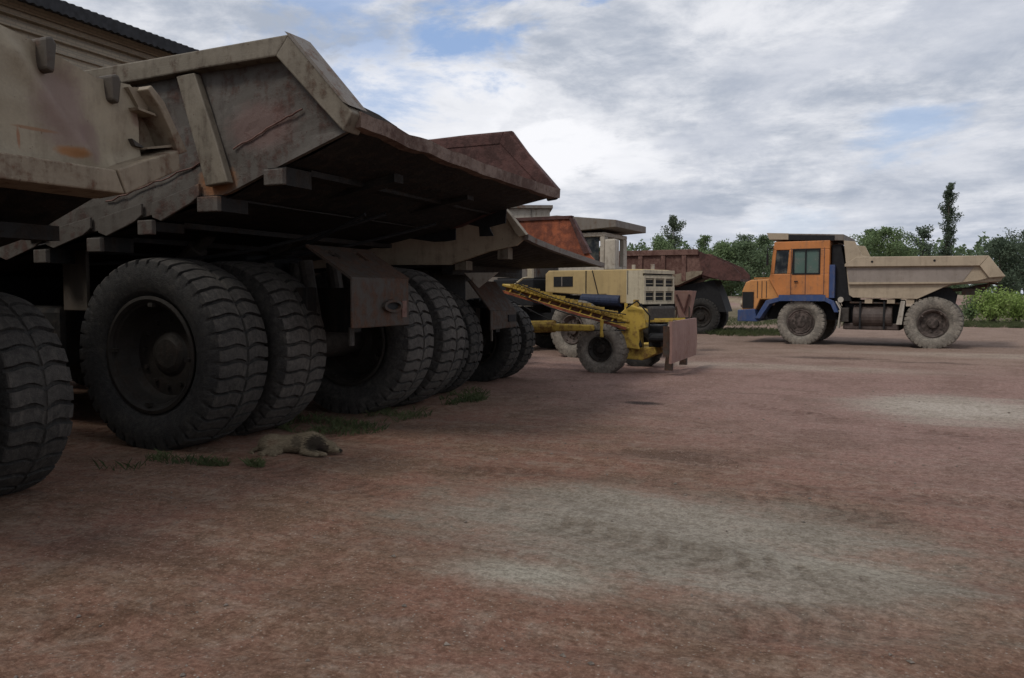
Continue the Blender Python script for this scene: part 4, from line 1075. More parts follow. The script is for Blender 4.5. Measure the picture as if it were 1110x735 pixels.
# ------------------------------------------------------------ truck behind the cream hood: only cab and canopy show
def build_canopy_truck():
    r = empty('dump_truck', (-11.35, 24.6, 0), R(180 - 4))
    tag(r, 'grey dump truck with a flat canopy over its cab behind the cream hooded tractor', 'dump truck', 'dump trucks parked around the yard')
    O = (0, 0, 0); y0, y1 = 0.0, 2.8
    c = MB()
    c.box(-4.75, -3.3, .7, 2.6, 1.5, 2.45)
    for x in (-4.75, -3.42):
        for y in (.7, 2.3): c.box(x, x + (.14 if x < -4 else .12), y, y + .3, 2.45, 3.28)
    c.box(-4.75, -3.3, .7, 2.6, 3.281, 3.4)
    co = c.build('cab', M['pillar'], r, bevel=.02)
    MB().box(-4.55, -3.45, 2.50, 2.53, 2.46, 3.27).build('side_window', M['glass'], co)
    MB().box(-5.1, -4.76, 2.3, 2.65, 2.3, 3.2).build('exhaust_filter', M['pillar'], r, bevel=.05)
    MB().prism_y([(-5.7, .9), (-5.7, 2.0), (-4.76, 2.15), (-4.76, .9)], .2, 2.6).build('hood', M['pillar'], r, bevel=.04)
    k = MB(); k.prism_y([(-5.15, 3.52), (-5.15, 3.72), (-3.3, 3.93), (-2.6, 3.9), (-2.6, 3.5), (-3.3, 3.42)], .1, 2.75)
    k.build('canopy', M['canopy'], r, bevel=.015)
    side = [(-2.6, 3.3), (1.6, 3.0), (1.9, 2.4), (.4, 1.95), (-2.6, 1.7)]
    b = MB(); b.prism_y(side, .05, .12); b.prism_y(side, 2.68, 2.75); b.prism_y([(-2.55, 1.75), (.4, 2.0), (1.9, 2.4), (1.9, 2.35), (.4, 1.93), (-2.55, 1.68)], .121, 2.679); b.box(-2.62, -2.56, .05, 2.75, 1.7, 3.49)
    b.build('dump_body', M['canopy'], r)
    chassis(r, O, 1.4)
    for yy, fc in ((.3, -1), (2.5, 1)):
        wheel(r, -3.9, yy, .78, .46, .4, .06, fc, 'tyre', 'rim', 34); wheel(r, 0, yy, .78, .46, .4, .12, fc, 'tyre', 'rim', 34)


build_canopy_truck()


# ------------------------------------------------------------ far rusty brown truck
def build_brown_truck():
    ox, oy = -5.95, 33.4
    r = empty('dump_truck', (ox, oy, 0)); o = r.location
    tag(r, 'rusty brown dump truck with ribbed sides and dark red tail far behind the yellow grader', 'dump truck', 'dump trucks parked around the yard')
    Yn, Yf = 32.0, 34.9
    poly = [(-10.5, 3.42), (-6.10, 3.36), (-5.5, 2.9), (-5.95, 2.45), (-6.9, 2.0), (-10.4, 1.95)]
    b = MB(o); b.prism_y(poly, Yn, Yn + .08); b.prism_y(poly, Yf - .08, Yf); b.prism_y([(-10.4, 1.95), (-6.9, 2.0), (-5.95, 2.45), (-5.95, 2.38), (-6.9, 1.92), (-10.4, 1.88)], Yn + .081, Yf - .081)
    b.box(-10.5, -10.4, Yn, Yf, 1.95, 3.4)
    body = b.build('dump_body', M['rust_brown'], r)
    for ys, ye in ((Yn - .02, Yn + .06), (Yf - .06, Yf + .03)):
        q = MB(o); q.prism_y([(-6.10, 3.36), (-4.75, 2.75), (-4.45, 2.42), (-4.42, 2.14), (-5.2, 2.18), (-5.95, 2.40)], ys, ye); q.build('tail_side', M['rust_dark'], body)
    q = MB(o); q.prism_y([(-5.95, 2.40), (-4.42, 2.22), (-4.42, 2.12), (-5.95, 2.28)], Yn + .07, Yf - .07); q.build('tail_floor', M['rust_dark'], body)
    q = MB(o); q.box(-10.5, -6.08, Yn - .10, Yn - .003, 3.20, 3.42); q.build('top_rail', M['rust_brown'], body, bevel=.01)
    for x in (-10.2, -9.4, -8.55, -7.6, -6.75):
        q = MB(o); q.box(x, x + .18, Yn - .08, Yn - .003, 2.15, 3.198); q.build('side_rib', M['rust_brown'], body, bevel=.01)
    q = MB(o); q.prism_y([(-8.7, 2.12), (-6.3, 2.55), (-5.9, 2.55), (-5.95, 2.42), (-6.9, 1.98), (-8.7, 1.95)], Yn - .06, Yn - .004); q.build('lower_plate', M['beige_rail'], body)
    for y in (33.0, 33.9): MB(o).box(-11.5, -5.4, y - .08, y + .08, .95, 1.5).build('frame_rail', M['black'], r)
    q = MB(o); q.prism_y([(-7.2, 1.9), (-5.5, 2.2), (-5.2, 1.5), (-5.0, .9), (-5.6, .9), (-6.8, 1.3)], 32.3, 33.9); q.build('rear_frame', M['black'], r)
    for y, fc in ((32.35, -1), (34.5, 1)):
        wheel(r, -6.0 - ox, y - oy, .74, .5, .4, .14, fc, 'tyre', 'rim', 34); wheel(r, -10.2 - ox, y - oy, .74, .5, .4, .06, fc, 'tyre', 'rim', 34)
    q = MB(o); q.box(-12.0, -10.7, 33.2, 34.8, 1.4, 3.2); q.box(-12.9, -12.01, 32.2, 34.8, .9, 1.9); q.build('cab', M['rust_brown'], r, bevel=.04)


build_brown_truck()


# ------------------------------------------------------------ yellow motor grader
def build_grader():
    ox, oy = -4.93, 16.5
    r = empty('motor_grader', (ox, oy, 0)); o = r.location
    tag(r, 'yellow motor grader with a long sloping frame and a faded pink front blade', 'motor grader')
    fr = MB(o)                                          # bottom chord, recessed web and top chord
    fr.bar((-7.2, 15.75, 1.69), (-4.35, 15.75, .93), .36, .055)
    f = fr.build('main_frame', M['yellow'], r, bevel=.012)
    MB(o).bar((-7.2, 15.75, 1.835), (-4.35, 15.75, 1.075), .36, .05).build('top_chord', M['yellow'], f, bevel=.012)
    MB(o).bar((-7.15, 15.75, 1.76), (-4.4, 15.75, 1.0), .2, .11).build('web', M['rust_brown'], f)
    for k in range(12):
        t = (k + .5) / 12; x = -7.15 + 2.75 * t; z = 1.76 - .76 * t
        MB(o).bar((x, 15.61, z - .05), (x + .07, 15.61, z + .06), .02, .035).build('stiffener', M['yellow'], f)
    q = MB(o)                                           # toothed ridge on the frame
    for k in range(26):
        t = k / 26; x = -7.0 + 2.55 * t; z = 1.84 - .73 * (x + 7.0 + .12) / 2.75 + .012
        q.box(x, x + .055, 15.56, 15.94, z - .05, z + .035 + .012 * (k % 3))
    q.build('frame_ridge', M['yellow'], f)
    q = MB(o); q.bar((-7.2, 15.54, 1.70), (-4.4, 15.54, .93), .02, .05); q.build('flange', M['rust_orange'], f)
    MB(o).hull8([(-6.75, 15.3, .83), (-6.75, 15.5, .83), (-6.75, 15.5, 1.03), (-6.75, 15.3, 1.03)], [(-5.05, 15.3, .88), (-5.05, 15.5, .88), (-5.05, 15.5, 1.0), (-5.05, 15.3, 1.0)]).build('drawbar', M['yellow'], r, bevel=.03)
    q = MB(o); q.tube((-6.75, 15.4, .93), (-5.9, 15.4, .96), .13, n=14); q.tube((-6.9, 15.4, .93), (-6.75, 15.4, .93), .09, n=10); q.build('hydraulic_ram', M['yellow'], r)
    q = MB(o)                                           # front bracket over the axle
    q.prism_y([(-4.55, .55), (-4.62, 1.18), (-4.35, 1.42), (-4.05, 1.32), (-4.0, .95), (-4.15, .9), (-4.12, .5)], 15.6, 15.95)
    q.build('front_bracket', M['yellow'], r, bevel=.02)
    q = MB(o); q.tube((-4.25, 15.75, 1.28), (-4.25, 15.75, 1.52), .06, n=10); q.tube((-4.45, 15.7, 1.3), (-4.45, 15.7, 1.45), .035, n=8); q.tube((-4.9, 15.5, 1.1), (-4.9, 15.5, .75), .04, n=8); q.build('pin', M['yellow'], r)
    q = MB(o); q.hull8([(-4.75, 15.6, .42), (-4.45, 15.6, .42), (-4.45, 15.6, .58), (-4.75, 15.6, .58)], [(-4.35, 17.3, .42), (-4.05, 17.3, .42), (-4.05, 17.3, .56), (-4.35, 17.3, .56)]); q.build('front_axle', M['yellow'], r, bevel=.03)
    q = MB(o); q.prism_y([(-4.5, .3), (-4.4, .52), (-3.85, .56), (-3.8, .42), (-4.1, .28)], 15.7, 16.3); q.build('axle_guard', M['yellow'], r, bevel=.02)
    q = MB(o); q.box(-4.0, -3.75, 15.8, 16.4, .55, 1.0); q.tube((-3.95, 15.7, .75), (-3.6, 15.7, .75), .09, n=12); q.tube((-4.3, 15.65, 1.0), (-4.12, 15.65, .55), .05); q.build('steering_gear', M['black'], r, bevel=.02)
    q = MB(o); q.bar((-4.15, 15.7, 1.08), (-3.55, 15.6, 1.10), .05, .045); q.bar((-4.15, 16.9, 1.08), (-3.5, 17.0, 1.10), .05, .045); q.box(-3.75, -3.4, 15.3, 15.36, 1.09, 1.13); q.build('blade_arm', M['yellow'], r)
    for k, (za, zb, sg) in enumerate(((1.9, 1.22, .10), (1.72, 1.05, .16), (1.5, .9, .22))):
        q = MB(o); pts = []
        for i in range(13):
            u = i / 12; pts.append((-6.9 + 2.5 * u, 15.52 - .02 * k, za + (zb - za) * u - sg * math.sin(math.pi * u)))
        q.path(pts, .012, 5); q.build('hose', M['black'], r)
    q = MB(o); q.path([(-4.4, 15.56, 1.35), (-4.15, 15.45, 1.5), (-3.9, 15.5, 1.2), (-3.95, 15.6, .8)], .015, 5); q.build('hose', M['black'], r)
    # front blade
    q = MB(o)
    cr = [(-3.40, .27), (-3.385, .5), (-3.385, .8), (-3.40, 1.10)]
    for a, b in zip(cr, cr[1:]): q.prism_y([a, b, (b[0] - .05, b[1]), (a[0] - .05, a[1])], 15.25, 17.75)
    bl = q.build('front_blade', M['pink_plate'], r)
    q = MB(o); q.prism_y([(-3.62, .1), (-3.58, .55), (-3.46, .55), (-3.46, .1)], 15.6, 15.7); q.prism_y([(-3.62, .1), (-3.58, .55), (-3.46, .55), (-3.46, .1)], 17.0, 17.1); q.build('blade_bracket', M['box_rust'], bl)
    q = MB(o); q.box(-3.58, -3.455, 15.30, 15.33, .4, 1.0); q.build('blade_end', M['box_rust'], bl)
    wheel(r, 0, 15.66 - oy, .55, .35, .25, .1, -1, 'tyre6', 'rim', 30, z=.53, rz=R(-6))
    wheel(r, .35, 17.45 - oy, .52, .33, .25, .1, 1, 'tyre', 'rim', 30, z=.5, rz=R(-6))
    # middle blade, turntable, cab, tail behind the trucks
    q = MB(o); q.tube((-7.9, 16.4, .72), (-7.9, 16.4, .84), .65, n=28); q.box(-8.3, -8.1, 15.2, 17.5, .15, .65); q.build('turntable', M['yellow'], r)
    q = MB(o); q.box(-9.6, -8.2, 15.7, 17.0, 1.2, 2.5); q.box(-9.6, -8.2, 15.7, 17.0, 2.55, 2.65)
    c = q.build('cab', M['greasy'], r, bevel=.03); MB(o).box(-9.4, -8.4, 15.68, 15.695, 1.7, 2.4).build('window', M['glass'], c)
    MB(o).box(-11.4, -9.65, 15.8, 16.9, 1.1, 1.9).build('engine_hood', M['yellow'], r, bevel=.04)
    MB(o).box(-11.4, -7.2, 16.0, 16.6, .8, 1.15).build('rear_frame', M['yellow'], r, bevel=.03)
    for x in (-9.0, -10.6):
        for y, fc in ((15.5, -1), (17.2, 1)): wheel(r, x - ox, y - oy, .62, .36, .3, .1, fc, 'tyre', 'rim', 30)
    # working lamp on a bent stalk at the rear of the frame
    q = MB(o); q.path([(-6.95, 15.7, 1.85), (-6.75, 15.7, 1.98), (-6.6, 15.7, 2.0)], .02, 6); q.box(-6.62, -6.52, 15.62, 15.74, 1.98, 2.2); q.build('work_lamp', M['cream_white'], r)


build_grader()


# ------------------------------------------------------------ cream hooded tractor (nose turned towards the camera)
def build_tractor():
    r = empty('wheeled_tractor', (-5.0, 19.0, 0), R(-21))
    tag(r, 'cream hooded wheeled tractor with a two row grille standing behind the yellow grader', 'tractor')
    # local: nose towards +x at x=0, near side y=0
    h = MB(); h.prism_y([(0, 1.40), (.02, 2.22), (-.1, 2.25), (-3.1, 2.27), (-3.22, 2.18), (-3.22, 1.68), (-1.7, 1.60), (-1.1, 1.62), (-.9, 1.40)], 0, 1.32)
    ho = h.build('hood', M['cream'], r, bevel=.025)
    MB().box(-2.90, -2.22, -.012, -.002, 1.83, 2.10).build('vent', M['black'], ho)
    q = MB(); q.box(-2.62, -2.58, -.018, -.013, 1.83, 2.10); q.build('vent_bar', M['canopy'], ho)
    q = MB(); q.box(-1.78, -1.75, -.01, -.001, 1.65, 2.24); q.bar((-1.55, -.01, 2.24), (-1.35, -.01, 1.62), .02, .02); q.box(-.42, -.40, -.01, -.001, 1.62, 2.22); q.build('panel_joint', M['black'], ho)
    g = MB(); g.box(.021, .05, .05, 1.27, 1.42, 2.20).build('grille', M['black'], ho)
    fr = MB()
    for (z0, z1) in ((1.38, 1.45), (1.70, 1.82), (2.02, 2.08), (2.14, 2.23)): fr.box(.021, .09, .0, 1.32, z0, z1)
    for y in (.0, .42, .86, 1.25): fr.box(.021, .085, y, y + .07, 1.4501, 1.6999); fr.box(.021, .085, y, y + .07, 1.8201, 2.0199)
    for k in range(7): fr.box(.052, .06, .02, 1.3, 1.46 + k * .105, 1.475 + k * .105)
    fr.build('grille_frame', M['cream_white'], ho, bevel=.008)
    MB().box(-.45, .04, -.006, .0, 1.40, 2.22).build('nose_side', M['cream_white'], ho)
    q = MB(); q.tube((-1.9, .35, 1.45), (-.55, .35, 1.42), .24, n=18); q.box(-3.2, -.2, .2, 1.1, 1.1, 1.6)
    q.build('engine', M['black'], r, bevel=.02)
    q = MB(); q.tube((-1.9, .05, 1.5), (-.65, .05, 1.46), .15, n=16); q.build('air_tank', M['navy'], r)
    q = MB(); q.box(-.6, .22, .1, 1.2, .95, 1.33); q.build('front_block', M['greasy'], r, bevel=.06)
    q = MB(); q.box(-4.6, .1, .3, .5, .75, 1.1); q.box(-4.6, .1, .82, 1.02, .75, 1.1); q.build('chassis', M['black'], r)
    q = MB(); q.box(-5.2, -3.6, -.1, 1.5, 1.3, 2.05); c = q.build('cab', M['black'], r, bevel=.03)
    q = MB(); q.box(-5.1, -3.7, -.02, 1.42, 2.051, 2.10); q.build('cab_deck', M['black'], c)
    for x in (-1.75, -4.6):
        for y, fc in ((-.38, -1), (1.7, 1)): wheel(r, x, y, .76, .5, .36, .14, fc, 'tyre6' if y < 0 else 'tyre', 'rim6', 26, z=.75, roll=random.random())
    for x in (-.9, -.3): MB().tube((x, .9, 2.24), (x, .9, 2.40), .05, n=10).build('exhaust', M['pillar'], r)


build_tractor()


def build_hopper():
    r = empty('steel_hopper', (-4.6, 22.2, 0)); o = (0, 0, 0)
    tag(r, 'small tapered faded red steel hopper on legs right of the cream grille', 'hopper')
    b = MB()
    A = [(-.26, -.3, 1.72), (.26, -.3, 1.72), (.26, .3, 1.72), (-.26, .3, 1.72)]; B = [(-.13, -.12, .98), (.15, -.12, .98), (.15, .12, .98), (-.13, .12, .98)]
    for i in range(4): b.face([A[i], A[(i + 1) % 4], B[(i + 1) % 4], B[i]])
    h = b.build('bin', M['pink_plate'], r); s = h.modifiers.new('thickness', 'SOLIDIFY'); s.thickness = .02
    q = MB(); q.bar((-.16, -.305, 1.62), (.03, -.17, 1.12), .03, .05); q.bar((.20, -.305, 1.62), (.03, -.175, 1.12), .03, .05); q.build('brace', M['rust_dark'], h)
    for x in (-.22, .22):
        for y in (-.25, .25): MB().bar((x, y, 0), (x * .8, y * .7, 1.3), .04, .04).build('leg', M['box_rust'], r)


build_hopper()


# ------------------------------------------------------------ the sleeping dog
def build_dog():
    mb = bpy.data.metaballs.new('dog_shape'); mb.resolution = .018; mb.render_resolution = .018; mb.threshold = .35
    o = bpy.data.objects.new('dog_shape', mb); COL.objects.link(o)
    def ball(x, y, z, r):
        e = mb.elements.new(); e.co = (x, y, z); e.radius = r * 1.45; e.stiffness = 2
    def limb(pts):
        for (a, ra), (b, rb) in zip(pts, pts[1:]):
            a, b = Vector(a), Vector(b); n = max(2, int((b - a).length / (min(ra, rb) * .55)))
            for i in range(n + 1):
                t = i / n; p = a.lerp(b, t); ball(p.x, p.y, p.z, ra + (rb - ra) * t)
    limb([((-.33, .02, .085), .085), ((-.27, .0, .105), .105), ((-.12, .0, .10), .095), ((.02, .0, .11), .105), ((.13, -.01, .125), .115), ((.20, -.02, .115), .095)])
    limb([((.20, -.02, .115), .085), ((.28, -.05, .095), .065), ((.335, -.07, .08), .06), ((.37, -.08, .07), .052)])
    limb([((.37, -.08, .062), .04), ((.43, -.09, .045), .028), ((.46, -.095, .038), .022)])
    limb([((-.28, -.06, .09), .08), ((-.20, -.12, .06), .055), ((-.27, -.17, .035), .028), ((-.33, -.19, .03), .022), ((-.29, -.23, .022), .022)])
    limb([((-.30, -.03, .06), .06), ((-.16, -.13, .035), .035), ((-.22, -.21, .025), .022), ((-.17, -.25, .022), .02)])
    limb([((.12, -.08, .075), .055), ((.10, -.16, .04), .032), ((.20, -.22, .028), .024), ((.25, -.24, .022), .022)])
    limb([((.17, -.05, .05), .05), ((.20, -.15, .03), .03), ((.29, -.20, .024), .022), ((.33, -.21, .02), .02)])
    limb([((-.38, .03, .06), .035), ((-.44, .0, .03), .022), ((-.46, -.08, .022), .018), ((-.42, -.15, .018), .013)])
    bpy.context.view_layer.update()
    dg = bpy.context.evaluated_depsgraph_get()
    me = bpy.data.meshes.new_from_object(o.evaluated_get(dg)); me.name = 'dog'
    bpy.data.objects.remove(o); bpy.data.metaballs.remove(mb)
    bm = bmesh.new(); bm.from_mesh(me)
    # ears
    for s in (-1, 1):
        bx, by, bz = .335, -.07 + s * .045, .125
        vs = [bm.verts.new(p) for p in ((bx - .025, by, bz), (bx + .02, by + s * .012, bz - .005), (bx - .01, by + s * .045, bz - .02), (bx - .012, by + s * .008, bz + .012))]
        for f in ((0, 1, 2), (0, 2, 3), (1, 3, 2), (0, 3, 1)): bm.faces.new([vs[i] for i in f])
    # short fur tufts growing out of the skin, lying backwards
    rnd = random.Random(3); bm.faces.ensure_lookup_table(); fl = [f for f in bm.faces]
    for f in fl:
        for _ in range(2):
            if rnd.random() < .75:
                c = f.calc_center_median() + Vector((rnd.uniform(-.006, .006), rnd.uniform(-.006, .006), 0)); n = f.normal
                if c.z < .012: continue
                d = (Vector((-1, 0, -.35)) - n * Vector((-1, 0, -.35)).dot(n)).normalized() if abs(n.x) < .98 else Vector((0, 0, -1))
                side = n.cross(d).normalized() * .0035; L = rnd.uniform(.022, .042)
                tip = c + d * L + n * rnd.uniform(.006, .016)
                bm.faces.new([bm.verts.new(c - side), bm.verts.new(c + side), bm.verts.new(tip)])
    bm.to_mesh(me); bm.free()
    for p in me.polygons: p.use_smooth = True
    m, t, p = new_mat('dog_fur')
    oc = t.node('ShaderNodeTexCoord').outputs['Object']
    n = t.noise(t.mapping(oc, scale=(10, 30, 30)), 2.5, 4, .6); sp = t.node('ShaderNodeSeparateXYZ', None, i0=oc)
    c = t.mix(t.ramp(n, .3, .7), (.11, .085, .055), (.23, .185, .125))
    def spot(x, y, z, r, k, col):
        nonlocal c
        l = t.math('MULTIPLY_ADD', t.math('SUBTRACT', n, .5), .12, t.vmath('DISTANCE', oc, (x, y, z)))
        c = t.mix(t.ramp(l, r * .6, r, k, 0), c, col)
    spot(.20, -.10, .12, .13, .92, (.022, .018, .014)); spot(.29, -.13, .07, .08, .85, (.03, .022, .018)); spot(.02, -.08, .14, .09, .6, (.05, .04, .03)); spot(-.24, -.1, .12, .07, .45, (.13, .07, .045)); spot(.47, -.1, .04, .03, 1, (.01, .01, .01))
    t.set(p, 'Base_Color', c); p.inputs['Roughness'].default_value = .9; p.inputs['Specular IOR Level'].default_value = .15
    bump(t, p, n, .6, .01)
    d = link('dog', me, m); me.materials.clear(); me.materials.append(m)
    d.location = (-5.33, 6.47, .0); d.rotation_euler = (0, 0, R(25)); d.scale = (1, 1, .86)
    tag(d, 'tan dog with a dark saddle sleeping on the ground by the big tyres', 'dog')


build_dog()


# ------------------------------------------------------------ trees
def tree_mesh(seed, h, w, style, n_leaf, leaf):
    """returns (trunk mesh, crown mesh)"""
    rnd = random.Random(seed)
    t = MB(); tips = []
    lean = Vector((rnd.uniform(-.05, .05), rnd.uniform(-.05, .05), 1))
    r0 = .018 * h + .03
    segs = 8; pts = []
    for i in range(segs + 1):
        f = i / segs
        pts.append(Vector((lean.x * h * f + .012 * h * noise.noise(Vector((seed, f * 3, 0))), lean.y * h * f + .012 * h * noise.noise(Vector((seed, f * 3, 7))), h * f)))
    for i in range(segs):
        t.tube(pts[i], pts[i + 1], r0 * (1 - i / segs * .92) + .006, r0 * (1 - (i + 1) / segs * .92) + .006, 7)
    start = {'birch': .18, 'poplar': .16, 'pine': .15, 'bushy': .1, 'sparse': .2}[style]
    nb = {'birch': 34, 'poplar': 80, 'pine': 44, 'bushy': 40, 'sparse': 24}[style]
    for k in range(nb):
        f = start + (1 - start) * (k + rnd.random()) / nb
        i = min(segs - 1, int(f * segs)); p = pts[i].lerp(pts[i + 1], f * segs - i)
        a = rnd.uniform(0, 6.283)
        g = (f - start) / (1 - start)
        if style == 'pine': L = w * .5 * (1.05 - g) * rnd.uniform(.6, 1.15); rise = rnd.uniform(-.15, .2)
        elif style == 'poplar': L = w * .5 * (math.sin(math.pi * min(1, g * .85 + .12)) ** .6) * rnd.uniform(.5, 1.2); rise = rnd.uniform(1.1, 2.2)
        elif style == 'bushy': L = w * .5 * math.sin(math.pi * (g * .8 + .2)) ** .7 * rnd.uniform(.5, 1.15); rise = rnd.uniform(.1, .8)
        else: L = w * .5 * (math.sin(math.pi * (g * .72 + .25)) ** .9 + .1) * rnd.uniform(.35, 1.25); rise = rnd.uniform(.2, 1.0)
        d = Vector((math.cos(a), math.sin(a), rise)).normalized()
        if style == 'poplar': L *= 1.5
        q = p + d * L
        t.tube(p, q, r0 * .28 * (1 - f) + .008, .004, 4)
        tips.append((p, q, L))
    V, F = [], []
    for k in range(n_leaf):
        p, q, L = tips[rnd.randrange(len(tips))]
        f = rnd.uniform(.25, 1.08); c = p.lerp(q, f)
        s = .08 * L + .07 + (.025 * w if style != 'poplar' else .0)
        g3 = lambda: max(-1.6, min(1.6, rnd.gauss(0, 1)))
        c = c + Vector((g3() * s, g3() * s, g3() * s * .7))
        if style in ('birch', 'sparse') : c.z -= abs(rnd.gauss(0, .12))
        c.z = max(c.z, .05)
        u = Vector((rnd.gauss(0, 1), rnd.gauss(0, 1), rnd.gauss(0, 1))).normalized(); v = u.cross(Vector((rnd.gauss(0, 1), rnd.gauss(0, 1), rnd.gauss(0, 1)))).normalized()
        sz = leaf * rnd.uniform(.6, 1.3)
        i = len(V); V += [c - u * sz, c + v * sz * .55, c + u * sz, c - v * sz * .55]; F.append((i, i + 1, i + 2, i + 3))
    me = bpy.data.meshes.new('crown'); me.from_pydata([tuple(v) for v in V], [], F); me.update()
    return t.mesh('trunk'), me


LM = dict(grass=leaf_mat('dull_grass', (.045, .06, .025), (.09, .105, .045)), green=leaf_mat('bright_green_leaves', (.105, .155, .07), (.18, .245, .115)), mid=leaf_mat('green_leaves', (.085, .125, .065), (.145, .195, .105)),
          dark=leaf_mat('dark_green_leaves', (.06, .085, .056), (.105, .14, .09)), grey=leaf_mat('grey_green_leaves', (.07, .095, .06), (.12, .15, .09)), pale=leaf_mat('fresh_bush_leaves', (.19, .27, .07), (.29, .38, .12)))  # dark tree leaves greyed and lightened: distance haze put into their colour


def px_ground(px, D):
    """a place on the ground D metres ahead, in the direction seen at column px from the yard"""
    k = (px - 555) / 850 * D
    return Vector((.913 * k - .408 * D, .408 * k + .913 * D, 0))


TG = 'trees beyond the far bank'
TREES = [
    # column, distance, height, width, style, leaves, leaf size, material, trunk, label, name
    (728, 78, 10.2, 3.4, 'birch', 2600, .13, 'grey', 'birch', 'tall thin pale birch above the rusty brown truck, first on the left', 'birch_tree'),
    (706, 84, 6.2, 4.5, 'bushy', 2200, .16, 'dark', 'trunk', 'low dark conifer clump at the left end of the tree line', 'conifer_tree'),
    (748, 82, 5.6, 4.8, 'bushy', 2400, .15, 'mid', 'trunk', 'short round green tree at the foot of the tall thin birch', 'leafy_tree'),
    (765, 80, 8.6, 3.6, 'sparse', 1700, .13, 'green', 'birch', 'slender young birch with a bare spiky top above the red tail', 'birch_tree'),
    (772, 86, 6.0, 5.0, 'bushy', 2600, .15, 'green', 'trunk', 'bright green bushy tree behind the slender spiky birch', 'leafy_tree'),
    (792, 80, 6.6, 3.6, 'birch', 2400, .14, 'mid', 'birch', 'green birch over the dark red tail of the brown truck', 'birch_tree'),
    (806, 76, 7.3, 3.4, 'sparse', 2000, .13, 'mid', 'birch', 'loose leaning birch just left of the orange hood', 'birch_tree'),
    (820, 88, 6.4, 5.2, 'bushy', 2800, .15, 'green', 'trunk', 'broad bright green tree directly behind the orange hood', 'leafy_tree'),
    (826, 74, 6.9, 3.0, 'birch', 1900, .13, 'mid', 'birch', 'upright birch touching the left edge of the cab canopy', 'birch_tree'),
    (850, 84, 6.3, 5.0, 'bushy', 2600, .15, 'mid', 'trunk', 'green bushy tree seen behind the orange cab', 'leafy_tree'),
    (880, 84, 6.0, 5.0, 'bushy', 1800, .16, 'mid', 'trunk', 'round tree hidden behind the cab and front of the tipper body', 'leafy_tree'),
    (935, 74, 7.9, 4.2, 'bushy', 2800, .14, 'green', 'trunk', 'bright green bushy tree rising just behind the cab canopy end', 'leafy_tree'),
    (957, 70, 7.6, 3.8, 'bushy', 2800, .14, 'green', 'trunk', 'fuller bright green tree right above the front of the tan body', 'leafy_tree'),
    (978, 78, 7.0, 3.6, 'sparse', 1800, .14, 'mid', 'trunk', 'loose mid green tree between the bright green ones and the tall poplar', 'leafy_tree'),
    (998, 74, 8.3, 4.0, 'sparse', 1500, .14, 'dark', 'trunk', 'dark open pine just left of the tall poplar', 'pine_tree'),
    (1022, 76, 13.0, 1.75, 'poplar', 2600, .13, 'dark', 'trunk', 'tall narrow dark poplar towering over the tan tipper body', 'poplar_tree'),
    (1037, 84, 6.0, 2.8, 'birch', 1300, .13, 'mid', 'trunk', 'small young tree right of the poplar above the tail end', 'leafy_tree'),
    (1058, 86, 5.8, 2.6, 'sparse', 1100, .13, 'dark', 'trunk', 'small spindly pine between the poplar and the dark pines', 'pine_tree'),
    (716, 74, 6.6, 4.0, 'birch', 2400, .13, 'green', 'birch', 'fresh green tree filling in right below the tall thin pale birch', 'leafy_tree'),
    (783, 72, 5.6, 4.2, 'bushy', 2600, .14, 'green', 'trunk', 'low bright green tree just beyond the dark red tail tip', 'leafy_tree'),
    (812, 70, 5.4, 4.0, 'bushy', 2600, .14, 'mid', 'trunk', 'low green tree beside the orange hood, nearest of the left trees', 'leafy_tree'),
    (1083, 66, 6.6, 4.6, 'bushy', 3200, .13, 'dark', 'trunk', 'dark round pine at the right edge of the photo, left of its neighbour', 'pine_tree'),
    (1110, 68, 7.4, 5.0, 'bushy', 3400, .13, 'dark', 'trunk', 'taller dark pine cut off by the right edge of the photo', 'pine_tree'),
    (1150, 70, 7.0, 5.0, 'bushy', 2600, .14, 'dark', 'trunk', 'dark pine standing just outside the right edge of the photo', 'pine_tree'),
]
for i, (px, D, h, w, st, nl, ls, lm, tm, lab, nm) in enumerate(TREES):
    if px > 1112: continue
    p = px_ground(px, D)
    e = empty(nm, (p.x, p.y, terrain_h(p.x, p.y) - .05)); tag(e, lab, 'tree', TG)
    tr, cr = tree_mesh(11 + i, h * (.84 if px < 860 else (.84 if st == 'poplar' else .78)), w * (1.5 if st == 'bushy' and px < 1070 else 1.05), st, int(nl * 2.6), ls * .72)
    link('trunk', tr, M[tm], e); link('crown', cr, LM[lm], e)

# distant wood that reads as one dark mass behind the individual trees
def far_wood():
    rnd = random.Random(5); V, F = [], []
    for k in range(44000):
        px = rnd.uniform(560, 1500) if rnd.random() < .8 else rnd.uniform(-300, 1900)
        D = rnd.uniform(104, 122); b = px_ground(px, D)
        top = 8.3 + 2.0 * noise.noise(Vector((px * .02, 0, 0))) + 1.6 * noise.noise(Vector((px * .09, 3, 0)))
        z = rnd.random() ** .8 * max(2, top); u = Vector((rnd.gauss(0, 1), rnd.gauss(0, 1), rnd.gauss(0, 1))).normalized(); v = u.cross(Vector((rnd.gauss(0, 1), rnd.gauss(0, 1), rnd.gauss(0, 1)))).normalized()
        s = rnd.uniform(.16, .38); c = Vector((b.x, b.y, z)); i = len(V)
        V += [c - u * s, c + v * s * .7, c + u * s, c - v * s * .7]; F.append((i, i + 1, i + 2, i + 3))
    me = bpy.data.meshes.new('far_wood'); me.from_pydata([tuple(v) for v in V], [], F); me.update()
    o = link('far_wood', me, LM['mid']); tag(o, 'low distant wood closing the horizon behind the single trees', 'wood', kind='stuff')


far_wood()

